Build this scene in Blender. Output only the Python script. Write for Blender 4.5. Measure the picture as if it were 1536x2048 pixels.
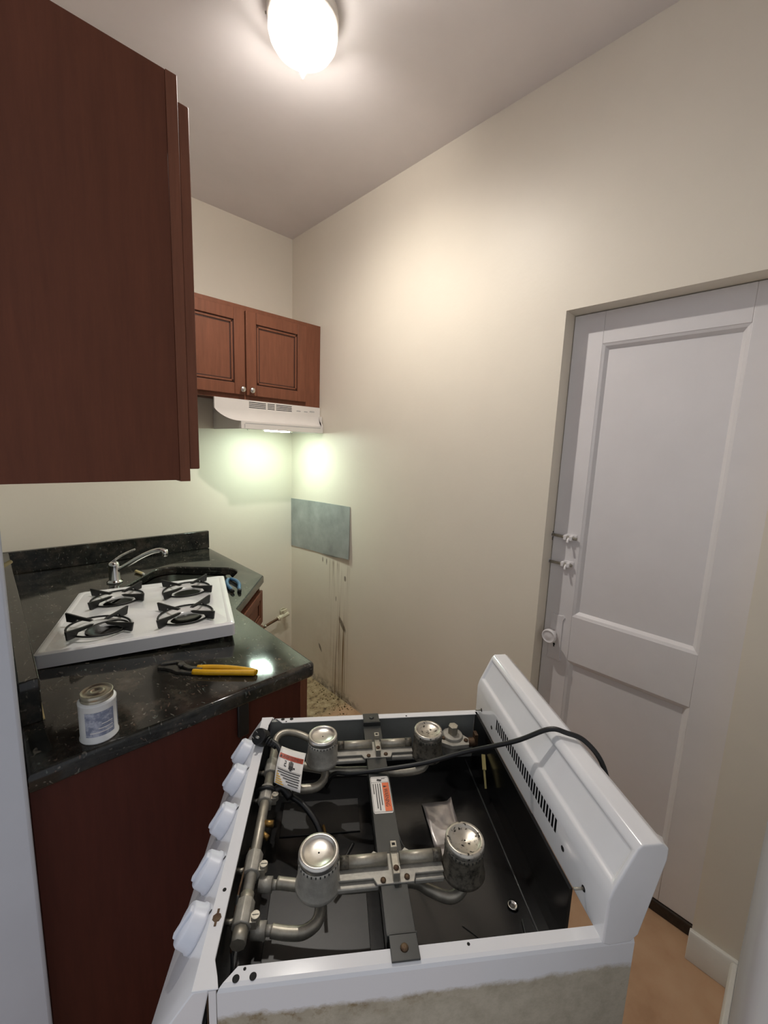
import bpy, bmesh, math, random
from mathutils import Vector, Matrix
random.seed(7)
for o in list(bpy.data.objects): bpy.data.objects.remove(o, do_unlink=True)
SC = bpy.context.scene
COL = SC.collection
R = math.radians

# ------------------------------------------------------------------ camera
def make_camera():
    f, pos, yaw, pit, rol = 832.645, (-1.4594, -2.3988, 1.5235), R(43.9693), R(8.8232), R(2.1371)
    fw = Vector((math.sin(yaw)*math.cos(pit), math.cos(yaw)*math.cos(pit), -math.sin(pit)))
    rt = Vector((math.cos(yaw), -math.sin(yaw), 0)); up = rt.cross(fw)
    r2 = rt*math.cos(rol)+up*math.sin(rol); u2 = up*math.cos(rol)-rt*math.sin(rol)
    cd = bpy.data.cameras.new('camera'); cd.sensor_fit = 'HORIZONTAL'; cd.sensor_width = 36
    cd.lens = 36*f/1536; cd.clip_start = .01
    co = bpy.data.objects.new('camera', cd); COL.objects.link(co)
    m = Matrix((r2, u2, -fw)).transposed().to_4x4(); m.translation = pos
    co.matrix_world = m; SC.camera = co
make_camera()
# ------------------------------------------------------------------ world, exposure
W = bpy.data.worlds.new('world'); SC.world = W; W.use_nodes = True
W.node_tree.nodes['Background'].inputs[0].default_value = (.90, .93, 1.0, 1)
W.node_tree.nodes['Background'].inputs[1].default_value = .48
VS = SC.view_settings
VS.view_transform = 'Standard'; VS.look = 'None'; VS.gamma = 1; VS.use_curve_mapping = False
VS.exposure = 0.2
LAMP_W = 35.0          # ceiling lamp, downward
LAMP_UP = 7.0          # ceiling lamp, light reaching the ceiling
LENS_E = 100.0          # range-hood lamp

# ------------------------------------------------------------------ materials
def lin(c):
    return tuple(((x/255)/12.92 if x/255 <= .04045 else ((x/255+.055)/1.055)**2.4) for x in c)+(1,)
class NT:
    def __init__(s, name):
        s.m = bpy.data.materials.new(name); s.m.use_nodes = True; s.t = s.m.node_tree
        s.b = s.t.nodes['Principled BSDF']; s.o = s.t.nodes['Material Output']
    def n(s, typ, **kw):
        x = s.t.nodes.new(typ)
        for k, v in kw.items():
            if isinstance(k, str) and hasattr(x, k): setattr(x, k, v)
        return x
    def l(s, a, b): s.t.links.new(a, b)
    def coord(s, scale=(1, 1, 1), world=False):
        if world: src = s.n('ShaderNodeNewGeometry').outputs['Position']
        else: src = s.n('ShaderNodeTexCoord').outputs['Object']
        mp = s.n('ShaderNodeMapping'); mp.inputs['Scale'].default_value = scale
        s.l(src, mp.inputs['Vector']); return mp.outputs[0]
    def noise(s, scale, detail=4, rough=.6, sc=(1, 1, 1), world=False, dist=0):
        x = s.n('ShaderNodeTexNoise'); x.inputs['Scale'].default_value = scale
        x.inputs['Detail'].default_value = detail; x.inputs['Roughness'].default_value = rough
        x.inputs['Distortion'].default_value = dist
        s.l(s.coord(sc, world), x.inputs['Vector']); return x.outputs['Fac']
    def ramp(s, fac, stops):
        x = s.n('ShaderNodeValToRGB'); e = x.color_ramp.elements
        while len(e) < len(stops): e.new(.5)
        for i, (p, c) in enumerate(stops):
            e[i].position = p; e[i].color = c if len(c) == 4 else tuple(c)+(1,)
        s.l(fac, x.inputs[0]); return x.outputs[0]
    def val(s, fac, a, b):
        x = s.n('ShaderNodeMapRange'); x.inputs['From Min'].default_value = a; x.inputs['From Max'].default_value = b
        s.l(fac, x.inputs[0]); return x.outputs[0]
    def math(s, op, a, b=None):
        x = s.n('ShaderNodeMath'); x.operation = op
        for i, v in enumerate((a, b)):
            if v is None: continue
            if isinstance(v, (int, float)): x.inputs[i].default_value = v
            else: s.l(v, x.inputs[i])
        return x.outputs[0]
    def mix(s, fac, a, b):
        x = s.n('ShaderNodeMix'); x.data_type = 'RGBA'
        if isinstance(fac, (int, float)): x.inputs[0].default_value = fac
        else: s.l(fac, x.inputs[0])
        for i, v in ((6, a), (7, b)):
            if isinstance(v, tuple): x.inputs[i].default_value = v
            else: s.l(v, x.inputs[i])
        return x.outputs[2]
    def bump(s, h, strength, dist=.01):
        x = s.n('ShaderNodeBump'); x.inputs['Strength'].default_value = strength; x.inputs['Distance'].default_value = dist
        s.l(h, x.inputs['Height']); s.l(x.outputs[0], s.b.inputs['Normal'])
    def set(s, col=None, rough=None, metal=None, spec=None, coat=None, coatr=None):
        for k, v in (('Base Color', col), ('Roughness', rough), ('Metallic', metal), ('Specular IOR Level', spec), ('Coat Weight', coat), ('Coat Roughness', coatr)):
            if v is None: continue
            if isinstance(v, (int, float, tuple)): s.b.inputs[k].default_value = v
            else: s.l(v, s.b.inputs[k])
        return s.m

def simple(name, c, rough=.5, metal=0, var=.12, scale=30, bump=0, spec=.5, coat=0, bscale=None):
    t = NT(name); L = lin(c)
    dk = tuple(x*(1-var) for x in L[:3])+(1,); lt = tuple(min(1, x*(1+var*.6)) for x in L[:3])+(1,)
    n = t.noise(scale)
    t.set(t.ramp(n, [(.3, dk), (.7, lt)]), rough, metal, spec, coat, .08)
    if bump: t.bump(t.noise(bscale or scale*3), bump, .004)
    return t.m

def stain_wall(name, c, stains=False):
    t = NT(name); L = lin(c)
    n = t.noise(1.6, 5, world=True)
    col = t.ramp(n, [(.3, tuple(x*.94 for x in L[:3])), (.7, L)])
    if stains:
        pos = t.n('ShaderNodeNewGeometry').outputs['Position']
        sp = t.n('ShaderNodeSeparateXYZ'); t.l(pos, sp.inputs[0]); Y, Z = sp.outputs[1], sp.outputs[2]
        def sm(x, a, b): 
            q = t.n('ShaderNodeMapRange'); q.interpolation_type = 'SMOOTHSTEP'
            q.inputs['From Min'].default_value = a; q.inputs['From Max'].default_value = b; t.l(x, q.inputs[0]); return q.outputs[0]
        def mul(*a):
            r = a[0]
            for b in a[1:]: r = t.math('MULTIPLY', r, b)
            return r
        brown, dark = lin((122, 92, 44)), lin((78, 60, 34))
        # grease drips below the metal sheet
        drip = t.val(t.noise(1, 3, .6, (1, 75, 1.5), True), .50, .68)
        m1 = mul(drip, sm(Y, -.64, -.58), sm(Y, -.40, -.47), sm(Z, .56, .84), sm(Z, .86, .83))
        drip2 = t.val(t.noise(1, 3, .6, (1, 60, .9), True), .50, .66)
        m2 = mul(drip2, sm(Y, -.64, -.58), sm(Y, -.44, -.50), sm(Z, .75, .3))
        # general yellowing of the same area
        m3 = mul(sm(Y, -.72, -.5), sm(Y, -.1, -.45), sm(Z, .85, .0), t.val(t.noise(6, 5, .7, world=True), .3, .8))
        col = t.mix(mul(m3, .45), col, lin((150, 122, 66)))
        col = t.mix(t.math('MINIMUM', mul(t.math('ADD', m1, m2), 1.1), 1.0), col, brown)
        def blob(y, z, ry, rz, shear=0.0):
            dy = t.math('SUBTRACT', Y, y); dz = t.math('SUBTRACT', Z, z)
            dy = t.math('SUBTRACT', dy, t.math('MULTIPLY', dz, shear))
            a = t.math('POWER', t.math('ABSOLUTE', t.math('DIVIDE', dy, ry)), 2); b = t.math('POWER', t.math('ABSOLUTE', t.math('DIVIDE', dz, rz)), 2)
            d = t.math('ADD', t.math('ADD', a, b), t.math('MULTIPLY', t.math('SUBTRACT', t.noise(45, 3, world=True), .5), 1.2))
            return sm(d, 1.0, .25)
        for args in ((-.565, .475, .024, .050, .7), (-.345, .249, .014, .028, .6), (-.50, .62, .004, .02), (-.583, .765, .012, .02), (-.36, .83, .006, .02), (-.40, .825, .006, .025)):
            col = t.mix(mul(blob(*args), .75), col, dark)
        # dirt along the floor line
        m4 = mul(sm(Z, .085, .0), sm(Y, -.80, -.62), t.val(t.noise(28, 5, .75, world=True), .40, .62))
        col = t.mix(mul(m4, .9), col, dark)
    t.set(col, .46, 0, .35)
    t.bump(t.noise(55, 3, .55, world=True), .10, .004)
    return t.m

def wood(name, c, dark=.55):
    t = NT(name); L = lin(c)
    g = t.noise(7, 6, .65, (9, 9, .8), dist=.3)
    f = t.noise(60, 3, .6, (8, 8, .5))
    a = t.ramp(g, [(.25, tuple(x*dark for x in L[:3])), (.75, L)])
    col = t.mix(t.math('MULTIPLY', f, .35), a, tuple(x*.6 for x in L[:3])+(1,))
    t.set(col, .48, 0, .22); t.bump(f, .05, .002)
    return t.m

def granite(name):
    t = NT(name)
    n = t.noise(14, 6, .7)
    base = t.ramp(n, [(.30, (.006, .007, .0065, 1)), (.5, (.020, .020, .017, 1)), (.66, (.055, .046, .036, 1)), (.8, (.09, .085, .075, 1))])
    v = t.n('ShaderNodeTexVoronoi'); v.inputs['Scale'].default_value = 40
    mp = t.coord((1.5, .75, 1)); nn = t.n('ShaderNodeTexNoise'); nn.inputs['Scale'].default_value = 18; t.l(mp, nn.inputs['Vector'])
    ad = t.n('ShaderNodeMixRGB'); ad.blend_type = 'ADD'; ad.inputs[0].default_value = .22
    t.l(mp, ad.inputs[1]); t.l(nn.outputs['Color'], ad.inputs[2]); t.l(ad.outputs[0], v.inputs['Vector'])
    fl = t.val(v.outputs['Distance'], .30, .14)
    pick = t.n('ShaderNodeSeparateColor'); t.l(v.outputs['Color'], pick.inputs[0])
    fl = t.math('MULTIPLY', fl, t.math('GREATER_THAN', pick.outputs[0], .52))
    col = t.mix(t.math('MULTIPLY', fl, .75), base, t.ramp(pick.outputs[1], [(.2, (.17, .155, .13, 1)), (.6, (.11, .065, .045, 1)), (.9, (.11, .13, .115, 1))]))
    sm = t.noise(5, 4, .6)
    t.set(col, t.val(sm, -.05, 6.5), 0, .42)
    t.b.inputs['Roughness'].default_value = .1
    return t.m

def enamel_grime(name):
    t = NT(name)
    tc = t.n('ShaderNodeTexCoord'); sp = t.n('ShaderNodeSeparateXYZ'); t.l(tc.outputs['Object'], sp.inputs[0])
    X, Z = sp.outputs[0], sp.outputs[2]
    wob = t.math('MULTIPLY', t.math('SUBTRACT', t.noise(40, 5, .7), .5), .022)
    wob2 = t.math('MULTIPLY', t.math('SUBTRACT', t.noise(7, 3, .6), .5), .03)
    h = t.math('ADD', t.math('ADD', Z, wob), wob2)
    m = t.val(h, .856, .848)
    edge = t.math('MULTIPLY', t.val(h, .825, .85), m)
    dirt = t.ramp(t.noise(30, 6, .75), [(.3, lin((158, 150, 132))), (.6, lin((186, 178, 160))), (.8, lin((124, 108, 78)))])
    col = t.mix(m, lin((226, 226, 228)), dirt)
    spots = t.val(t.noise(55, 4, .7), .5, .68)
    xm = t.val(X, .5, .1)
    col = t.mix(t.math('MULTIPLY', t.math('MULTIPLY', edge, t.math('ADD', spots, .25)), t.math('MULTIPLY', xm, .9)), col, lin((112, 88, 40)))
    t.set(col, t.val(m, -.25, 1.6), 0, .5)
    return t.m

def floor_mat(name):
    t = NT(name)
    n = t.noise(5, 6, .65, world=True); f = t.noise(40, 4, .7, world=True)
    col = t.ramp(n, [(.28, lin((164, 124, 94))), (.5, lin((194, 156, 124))), (.75, lin((212, 178, 146)))])
    col = t.mix(t.math('MULTIPLY', f, .3), col, lin((150, 116, 86)))
    pos = t.n('ShaderNodeNewGeometry').outputs['Position']; sp = t.n('ShaderNodeSeparateXYZ'); t.l(pos, sp.inputs[0])
    m = t.math('MULTIPLY', t.val(sp.outputs[1], -.66, -.60), t.val(sp.outputs[0], -.75, -.6))
    dirty = t.ramp(t.noise(26, 6, .75, world=True), [(.36, lin((70, 54, 38))), (.46, lin((156, 134, 102))), (.7, lin((196, 178, 146)))])
    col = t.mix(m, col, dirty)
    t.set(col, .45, 0, .4); t.bump(f, .08, .002)
    return t.m

def emit(name, c, s):
    t = NT(name); e = t.n('ShaderNodeEmission'); e.inputs[0].default_value = c; e.inputs[1].default_value = s
    n = t.noise(20); mx = t.mix(t.math('MULTIPLY', n, .05), c, (1, 1, 1, 1)); t.l(mx, e.inputs[0])
    t.l(e.outputs[0], t.o.inputs[0]); return t.m

def lamp_glass(name):
    t = NT(name)
    tr = t.n('ShaderNodeBsdfTransparent'); gl = t.n('ShaderNodeBsdfGlossy'); gl.inputs['Roughness'].default_value = .04
    em = t.n('ShaderNodeEmission'); em.inputs[0].default_value = (1, .97, .9, 1); em.inputs[1].default_value = .15
    fr = t.n('ShaderNodeFresnel'); fr.inputs[0].default_value = 1.6
    w = t.n('ShaderNodeTexWave'); w.inputs['Scale'].default_value = 30; w.inputs['Distortion'].default_value = 6
    bp = t.n('ShaderNodeBump'); bp.inputs['Strength'].default_value = .5; t.l(w.outputs['Fac'], bp.inputs['Height'])
    t.l(bp.outputs[0], gl.inputs['Normal']); t.l(bp.outputs[0], fr.inputs['Normal'])
    m1 = t.n('ShaderNodeMixShader'); t.l(fr.outputs[0], m1.inputs[0]); t.l(tr.outputs[0], m1.inputs[1]); t.l(gl.outputs[0], m1.inputs[2])
    a = t.n('ShaderNodeAddShader'); t.l(m1.outputs[0], a.inputs[0]); t.l(em.outputs[0], a.inputs[1])
    t.l(a.outputs[0], t.o.inputs[0]); return t.m

def spotted(name, base, spot, lo, hi, scale, rough, metal):
    t = NT(name)
    col = t.mix(t.val(t.noise(scale, 4, .7), lo, hi), t.ramp(t.noise(scale*.4), [(.3, tuple(x*.8 for x in lin(base)[:3])), (.7, lin(base))]), lin(spot))
    t.set(col, rough, metal); return t.m

M = dict(
    wall=stain_wall('cream_wall_paint', (236, 227, 211)),
    wall_r=stain_wall('cream_wall_paint_stained', (236, 227, 211), True),
    ceil=simple('ceiling_paint', (236, 230, 229), .6, var=.04, scale=3, bump=.05),
    door=simple('white_door_paint', (230, 226, 226), .32, var=.04, scale=4, bump=.05, bscale=40),
    trim=simple('white_trim_paint', (225, 221, 214), .35, var=.06, scale=8),
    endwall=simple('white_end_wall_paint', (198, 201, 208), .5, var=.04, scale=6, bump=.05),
    floor=floor_mat('tan_vinyl_floor'),
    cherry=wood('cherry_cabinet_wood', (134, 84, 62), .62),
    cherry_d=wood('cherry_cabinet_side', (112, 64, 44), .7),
    groove=simple('dark_glaze', (52, 24, 14), .5),
    granite=granite('dark_granite'),
    enamel=simple('white_enamel', (232, 232, 234), .14, var=.03, scale=9, coat=.5),
    enamel_g=enamel_grime('white_enamel_with_grime'),
    plastic=simple('white_knob_plastic', (222, 226, 236), .35, var=.04),
    black=simple('black_enamel', (13, 13, 14), .22, var=.3, scale=22, bump=.03),
    dgrey=simple('dark_grey_enamel', (138, 140, 136), .4, var=.12, scale=18),
    base_shade=wood('cherry_base_panel_shaded', (86, 42, 32), .7),  # same cherry finish, darkened: shade under counter and behind stove put into colour
    plate=simple('dull_black_reflection', (34, 34, 33), .4, var=.25, scale=20),
    strap=simple('charcoal_steel_strap', (50, 52, 50), .32, var=.15, scale=25),
    steel=simple('dull_steel', (170, 164, 150), .42, .6, .25, 60, .05),
    alum=simple('cast_aluminium', (172, 168, 158), .48, .35, .2, 70, .12),
    alum_cap=simple('brushed_aluminium_cap', (206, 202, 194), .28, .9, .12, 40),
    burnt=spotted('burnt_aluminium', (196, 190, 178), (34, 30, 26), .56, .64, 130, .34, .8),
    burnt_side=spotted('sooty_aluminium', (112, 106, 94), (30, 28, 24), .45, .7, 90, .5, .4),
    galv=simple('galvanised_sheet', (168, 173, 172), .48, .3, .3, 6),
    chrome=simple('chrome', (214, 214, 212), .1, 1, .05),
    sink=simple('stainless_sink', (150, 150, 146), .3, 1, .1),
    nickel=simple('nickel_knob', (214, 210, 202), .25, 1, .08),
    rubber=simple('black_rubber', (16, 16, 17), .45, 0, .2, 40),
    yellow=simple('yellow_vinyl_grip', (214, 162, 14), .38, 0, .1, 50),
    blue=simple('blue_vinyl_grip', (52, 104, 142), .4, 0, .15, 50),
    tool=simple('dark_tool_steel', (98, 96, 92), .38, .9, .3, 90),
    iron=simple('black_cast_iron', (20, 20, 19), .45, 0, .3, 60, .1),
    label=simple('white_label', (226, 222, 216), .45, 0, .04),
    ink=simple('dark_ink', (46, 44, 44), .6),
    orange=simple('orange_band', (226, 110, 62), .5, 0, .06),
    red=simple('rust_red_band', (176, 62, 30), .5, 0, .08),
    foil=simple('crumpled_foil', (206, 200, 196), .34, .55, .2, 22, .4, bscale=14),
    cream=simple('cream_plastic', (206, 190, 140), .5, 0, .1),
    can=simple('white_can', (214, 215, 214), .35, 0, .05),
    canlab=spotted('grey_blue_can_label', (126, 134, 156), (172, 176, 190), .45, .62, 60, .5, 0),
    lid=simple('tin_lid', (172, 166, 150), .3, .9, .15),
    brass=simple('old_brass', (150, 118, 66), .4, .9, .25),
    copper=simple('brown_pipe', (96, 66, 44), .5, .5, .3, 40),
    rust=spotted('rusty_steel', (104, 84, 62), (62, 36, 20), .4, .65, 70, .6, .5),
    thresh=simple('dark_threshold', (54, 42, 32), .6, 0, .4, 60, .2),
    wellwhite=simple('white_burner_well', (226, 226, 224), .2, .1, .05),
    hole=simple('black_hole', (8, 8, 8), .8),
    pan=simple('lamp_pan_enamel', (222, 216, 206), .35, .2, .05),
    glass=lamp_glass('clear_lamp_glass'),
    bulb=emit('lamp_bulb', (1, .95, .85, 1), 4),
    lens=emit('hood_lamp_lens', (.78, 1.0, .84, 1), LENS_E),
    hood=simple('white_hood_enamel', (224, 218, 212), .3, 0, .03, 9),
    hoodgrey=simple('grey_print', (150, 150, 150), .6),
    ochre=simple('yellow_steel_bracket', (176, 164, 110), .45, .4, .2, 50),
    grit=simple('brown_grit', (96, 78, 44), .9, 0, .4, 90),
)

# ------------------------------------------------------------------ mesh helpers
class B:
    def __init__(s): s.v = []; s.f = []; s.sm = []
    def add(s, vs, fs, smooth=False):
        k = len(s.v); s.v += [tuple(v) for v in vs]; s.f += [[i+k for i in f] for f in fs]; s.sm += [smooth]*len(fs); return s
    def box(s, a, b, m=None):
        (x0, y0, z0), (x1, y1, z1) = [min(p, q) for p, q in zip(a, b)], [max(p, q) for p, q in zip(a, b)]
        vs = [Vector(p) for p in ((x0, y0, z0), (x1, y0, z0), (x1, y1, z0), (x0, y1, z0), (x0, y0, z1), (x1, y0, z1), (x1, y1, z1), (x0, y1, z1))]
        if m: vs = [m @ v for v in vs]
        return s.add(vs, [(3, 2, 1, 0), (4, 5, 6, 7), (0, 1, 5, 4), (1, 2, 6, 5), (2, 3, 7, 6), (3, 0, 4, 7)])
    def bar(s, p, q, w, h, up=(0, 0, 1)):
        p, q = Vector(p), Vector(q); t = (q-p); L = t.length; t.normalize()
        u = Vector(up); sd = t.cross(u)
        if sd.length < 1e-4: sd = t.cross(Vector((1, 0, 0)))
        sd.normalize(); u = sd.cross(t)
        m = Matrix((t, sd, u)).transposed().to_4x4(); m.translation = p
        return s.box((0, -w/2, -h/2), (L, w/2, h/2), m)
    def prism(s, pts, z0, z1, m=None):
        n = len(pts); vs = [Vector((x, y, z0)) for x, y in pts]+[Vector((x, y, z1)) for x, y in pts]
        if m: vs = [m @ v for v in vs]
        fs = [list(range(n))[::-1], list(range(n, 2*n))]+[(i, (i+1) % n, n+(i+1) % n, n+i) for i in range(n)]
        return s.add(vs, fs)
    def lathe(s, prof, n=32, m=None, caps=True, smooth=True):
        vs = []; fs = []
        for r, z in prof:
            for i in range(n):
                a = 2*math.pi*i/n; v = Vector((r*math.cos(a), r*math.sin(a), z)); vs.append(m @ v if m else v)
        for j in range(len(prof)-1):
            for i in range(n):
                fs.append((j*n+i, j*n+(i+1) % n, (j+1)*n+(i+1) % n, (j+1)*n+i))
        s.add(vs, fs, smooth)
        if caps:
            k = len(s.v)-len(vs)
            if prof[0][0] > 1e-6: s.f.append([k+i for i in range(n)][::-1]); s.sm.append(False)
            if prof[-1][0] > 1e-6: s.f.append([k+(len(prof)-1)*n+i for i in range(n)]); s.sm.append(False)
        return s
    def cyl(s, p, q, r, r2=None, n=16, smooth=True):
        p, q = Vector(p), Vector(q); d = q-p; L = d.length
        m = Vector((0, 0, 1)).rotation_difference(d).to_matrix().to_4x4(); m.translation = p
        return s.lathe([(r, 0), (r if r2 is None else r2, L)], n, m, True, smooth)
    def tube(s, pts, r, n=10, sub=6, flat=1.0):
        P = catmull([Vector(p) for p in pts], sub) if sub > 1 else [Vector(p) for p in pts]
        vs = []; N = len(P); t0 = (P[1]-P[0]).normalized(); u = t0.orthogonal().normalized(); prev = t0
        for i, p in enumerate(P):
            t = (P[min(i+1, N-1)]-P[max(i-1, 0)]).normalized()
            u = prev.rotation_difference(t) @ u; prev = t; v = t.cross(u)
            for k in range(n):
                a = 2*math.pi*k/n; vs.append(p+u*math.cos(a)*r+v*math.sin(a)*r*flat)
        fs = [(j*n+i, j*n+(i+1) % n, (j+1)*n+(i+1) % n, (j+1)*n+i) for j in range(N-1) for i in range(n)]
        s.add(vs, fs, True)
        k = len(s.v)-len(vs); s.f += [[k+i for i in range(n)][::-1], [k+(N-1)*n+i for i in range(n)]]; s.sm += [False, False]
        return s
def catmull(P, sub):
    out = []; n = len(P)
    for i in range(n-1):
        a, b, c, d = P[max(i-1, 0)], P[i], P[i+1], P[min(i+2, n-1)]
        for k in range(sub):
            t = k/sub
            out.append(.5*((2*b)+(c-a)*t+(2*a-5*b+4*c-d)*t*t+(3*b-a-3*c+d)*t**3))
    out.append(P[-1]); return out

def mesh_of(name, b):
    me = bpy.data.meshes.new(name); me.from_pydata(b.v, [], b.f); me.polygons.foreach_set('use_smooth', b.sm)
    bm = bmesh.new(); bm.from_mesh(me); bmesh.ops.recalc_face_normals(bm, faces=bm.faces); bm.to_mesh(me); bm.free()
    me.update(); return me
def obj(name, b, mat, parent=None, bevel=0, seg=2, label=None, kind=None):
    me = b if isinstance(b, bpy.types.Mesh) else mesh_of(name, b)
    if not me.materials: me.materials.append(M[mat])
    o = bpy.data.objects.new(name, me); COL.objects.link(o)
    if parent: o.parent = parent
    if bevel:
        md = o.modifiers.new('bevel', 'BEVEL'); md.width = bevel; md.segments = seg; md.limit_method = 'ANGLE'; md.angle_limit = R(40)
        md.harden_normals = False
        for p in me.polygons: p.use_smooth = True
        try: me.set_sharp_from_angle(angle=R(50))
        except Exception: pass
    if label: o['label'] = label
    if kind: o['kind'] = kind
    return o
def bx(name, a, b, mat, parent=None, bevel=0, **k): return obj(name, B().box(a, b), mat, parent, bevel, **k)
def thing(name, label, cat, loc=(0, 0, 0), rot=(0, 0, 0), group=None):
    o = bpy.data.objects.new(name, None); COL.objects.link(o); o.location = loc; o.rotation_euler = rot
    o.empty_display_size = .05
    return tag(o, label, cat, group)
def tag(o, label, cat, group=None):
    o['label'] = label; o['category'] = cat
    if group: o['group'] = group
    return o
def struct(o): o['kind'] = 'structure'; return o
def sempty(name):
    o = bpy.data.objects.new(name, None); COL.objects.link(o); return struct(o)
def inst(name, me, parent, loc=(0, 0, 0), rot=(0, 0, 0), mat=None):
    o = bpy.data.objects.new(name, me); COL.objects.link(o); o.parent = parent; o.location = loc; o.rotation_euler = rot
    return o
def rrect(x0, y0, x1, y1, r, n=6, chamf=None):
    pts = []
    for cx, cy, a in ((x1-r, y1-r, 0), (x0+r, y1-r, 90), (x0+r, y0+r, 180), (x1-r, y0+r, 270)):
        for i in range(n+1):
            t = R(a+90*i/n); pts.append((cx+r*math.cos(t), cy+r*math.sin(t)))
    return pts
def circle(x, y, r, n=32): return [(x+r*math.cos(2*math.pi*i/n), y+r*math.sin(2*math.pi*i/n)) for i in range(n)]
def plate(name, outlines, z0, z1, bev=0, bres=3):
    """flat plate with holes and rounded edges, as a mesh"""
    cu = bpy.data.curves.new(name, 'CURVE'); cu.dimensions = '2D'; cu.fill_mode = 'BOTH'
    cu.extrude = (z1-z0)/2-bev; cu.bevel_depth = bev; cu.bevel_resolution = bres; cu.offset = -bev
    for pts in outlines:
        sp = cu.splines.new('POLY'); sp.points.add(len(pts)-1); sp.use_cyclic_u = True
        for p, (x, y) in zip(sp.points, pts): p.co = (x, y, 0, 1)
    o = bpy.data.objects.new(name, cu); COL.objects.link(o)
    dg = bpy.context.evaluated_depsgraph_get(); me = bpy.data.meshes.new_from_object(o.evaluated_get(dg))
    bpy.data.objects.remove(o); me.transform(Matrix.Translation((0, 0, (z0+z1)/2))); me.materials.clear()
    bm = bmesh.new(); bm.from_mesh(me); bmesh.ops.remove_doubles(bm, verts=bm.verts, dist=1e-5)
    bmesh.ops.recalc_face_normals(bm, faces=bm.faces); bm.to_mesh(me); bm.free()
    for p in me.polygons: p.use_smooth = True
    me.set_sharp_from_angle(angle=R(35))
    return me
def boolean(o, cutter, cutmat):
    co = bpy.data.objects.new('cutter', mesh_of('cutter', cutter)); COL.objects.link(co); co.data.materials.append(M[cutmat])
    co.parent = o.parent
    md = o.modifiers.new('cut', 'BOOLEAN'); md.operation = 'DIFFERENCE'; md.object = co; md.solver = 'EXACT'
    try: md.material_mode = 'TRANSFER'
    except Exception: pass
    bpy.context.view_layer.update(); dg = bpy.context.evaluated_depsgraph_get()
    me = bpy.data.meshes.new_from_object(o.evaluated_get(dg)); o.modifiers.clear(); o.data = me
    bpy.data.objects.remove(co)
def text_geo(txt):
    cu = bpy.data.curves.new('txt', 'FONT'); cu.body = txt; cu.size = 1; cu.fill_mode = 'FRONT' if False else 'BOTH'
    cu.resolution_u = 2
    o = bpy.data.objects.new('txt', cu); COL.objects.link(o)
    dg = bpy.context.evaluated_depsgraph_get(); me = bpy.data.meshes.new_from_object(o.evaluated_get(dg)); bpy.data.objects.remove(o)
    vs = [v.co.copy() for v in me.vertices]; fs = [list(p.vertices) for p in me.polygons]
    x0 = min(v.x for v in vs); x1 = max(v.x for v in vs); y0 = min(v.y for v in vs); y1 = max(v.y for v in vs)
    return [((v.x-x0)/(x1-x0), (v.y-y0)/(y1-y0)) for v in vs], fs
def put_text(b, txt, fn, u0, v0, u1, v1):
    vs, fs = text_geo(txt); b.add([fn(u0+(u1-u0)*x, v0+(v1-v0)*y) for x, y in vs], fs)
def rect_on(b, fn, u0, v0, u1, v1, nu=1, nv=1):
    vs = [fn(u0+(u1-u0)*i/nu, v0+(v1-v0)*j/nv) for j in range(nv+1) for i in range(nu+1)]
    fs = [(j*(nu+1)+i, j*(nu+1)+i+1, (j+1)*(nu+1)+i+1, (j+1)*(nu+1)+i) for j in range(nv) for i in range(nu)]
    b.add(vs, fs)

# ------------------------------------------------------------------ key dimensions (metres; right wall X=0, back wall Y=0)
H = 2.7446; ZC = .914; XL = -1.449; YE = -1.487
YD1, YD2, ZD, REC = -1.7337, -2.3158, 2.0, .0706
YN = -2.427

# ------------------------------------------------------------------ room shell
struct(bx('floor', (-2.6, -3.2, -.05), (.2, .15, 0), 'floor'))
struct(bx('ceiling', (-2.2, -2.62, H), (.2, .15, H+.08), 'ceil'))
struct(bx('wall_back', (-1.62, 0, 0), (.15, .12, H), 'wall'))
b = B(); b.box((0, YD1, 0), (.15, 0, H)); b.box((0, -2.6, 0), (.15, YD2, H)); b.box((0, YD2, ZD), (.15, YD1, H))
struct(obj('wall_right', b, 'wall_r'))
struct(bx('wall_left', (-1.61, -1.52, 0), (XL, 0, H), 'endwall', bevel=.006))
struct(bx('wall_front', (-1.1, -2.56, 0), (0, YN, H), 'endwall'))
b = B(); b.prism([(0, 0), (-.016, 0), (-.016, .090), (-.010, .10), (0, .10)], 0, .2, Matrix(((1, 0, 0, 0), (0, 0, 1, 0), (0, 1, 0, 0), (0, 0, 0, 1))))
def skirting(name, p0, p1, inward):
    d = Vector(p1)-Vector(p0); L = d.length; d.normalize(); i = Vector(inward)
    m = Matrix((i, Vector((0, 0, 1)), d)).transposed().to_4x4(); m.translation = Vector(p0)
    bb = B(); bb.prism([(0, 0), (.016, 0), (.016, .092), (.011, .10), (0, .10)], 0, L, m)
    return struct(obj(name, bb, 'trim', bevel=.002))
skirting('baseboard_right', (0, YN, 0), (0, YD2+.004, 0), (-1, 0, 0))
skirting('baseboard_front', (-1.1, YN, 0), (-.016, YN, 0), (0, 1, 0))

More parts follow.
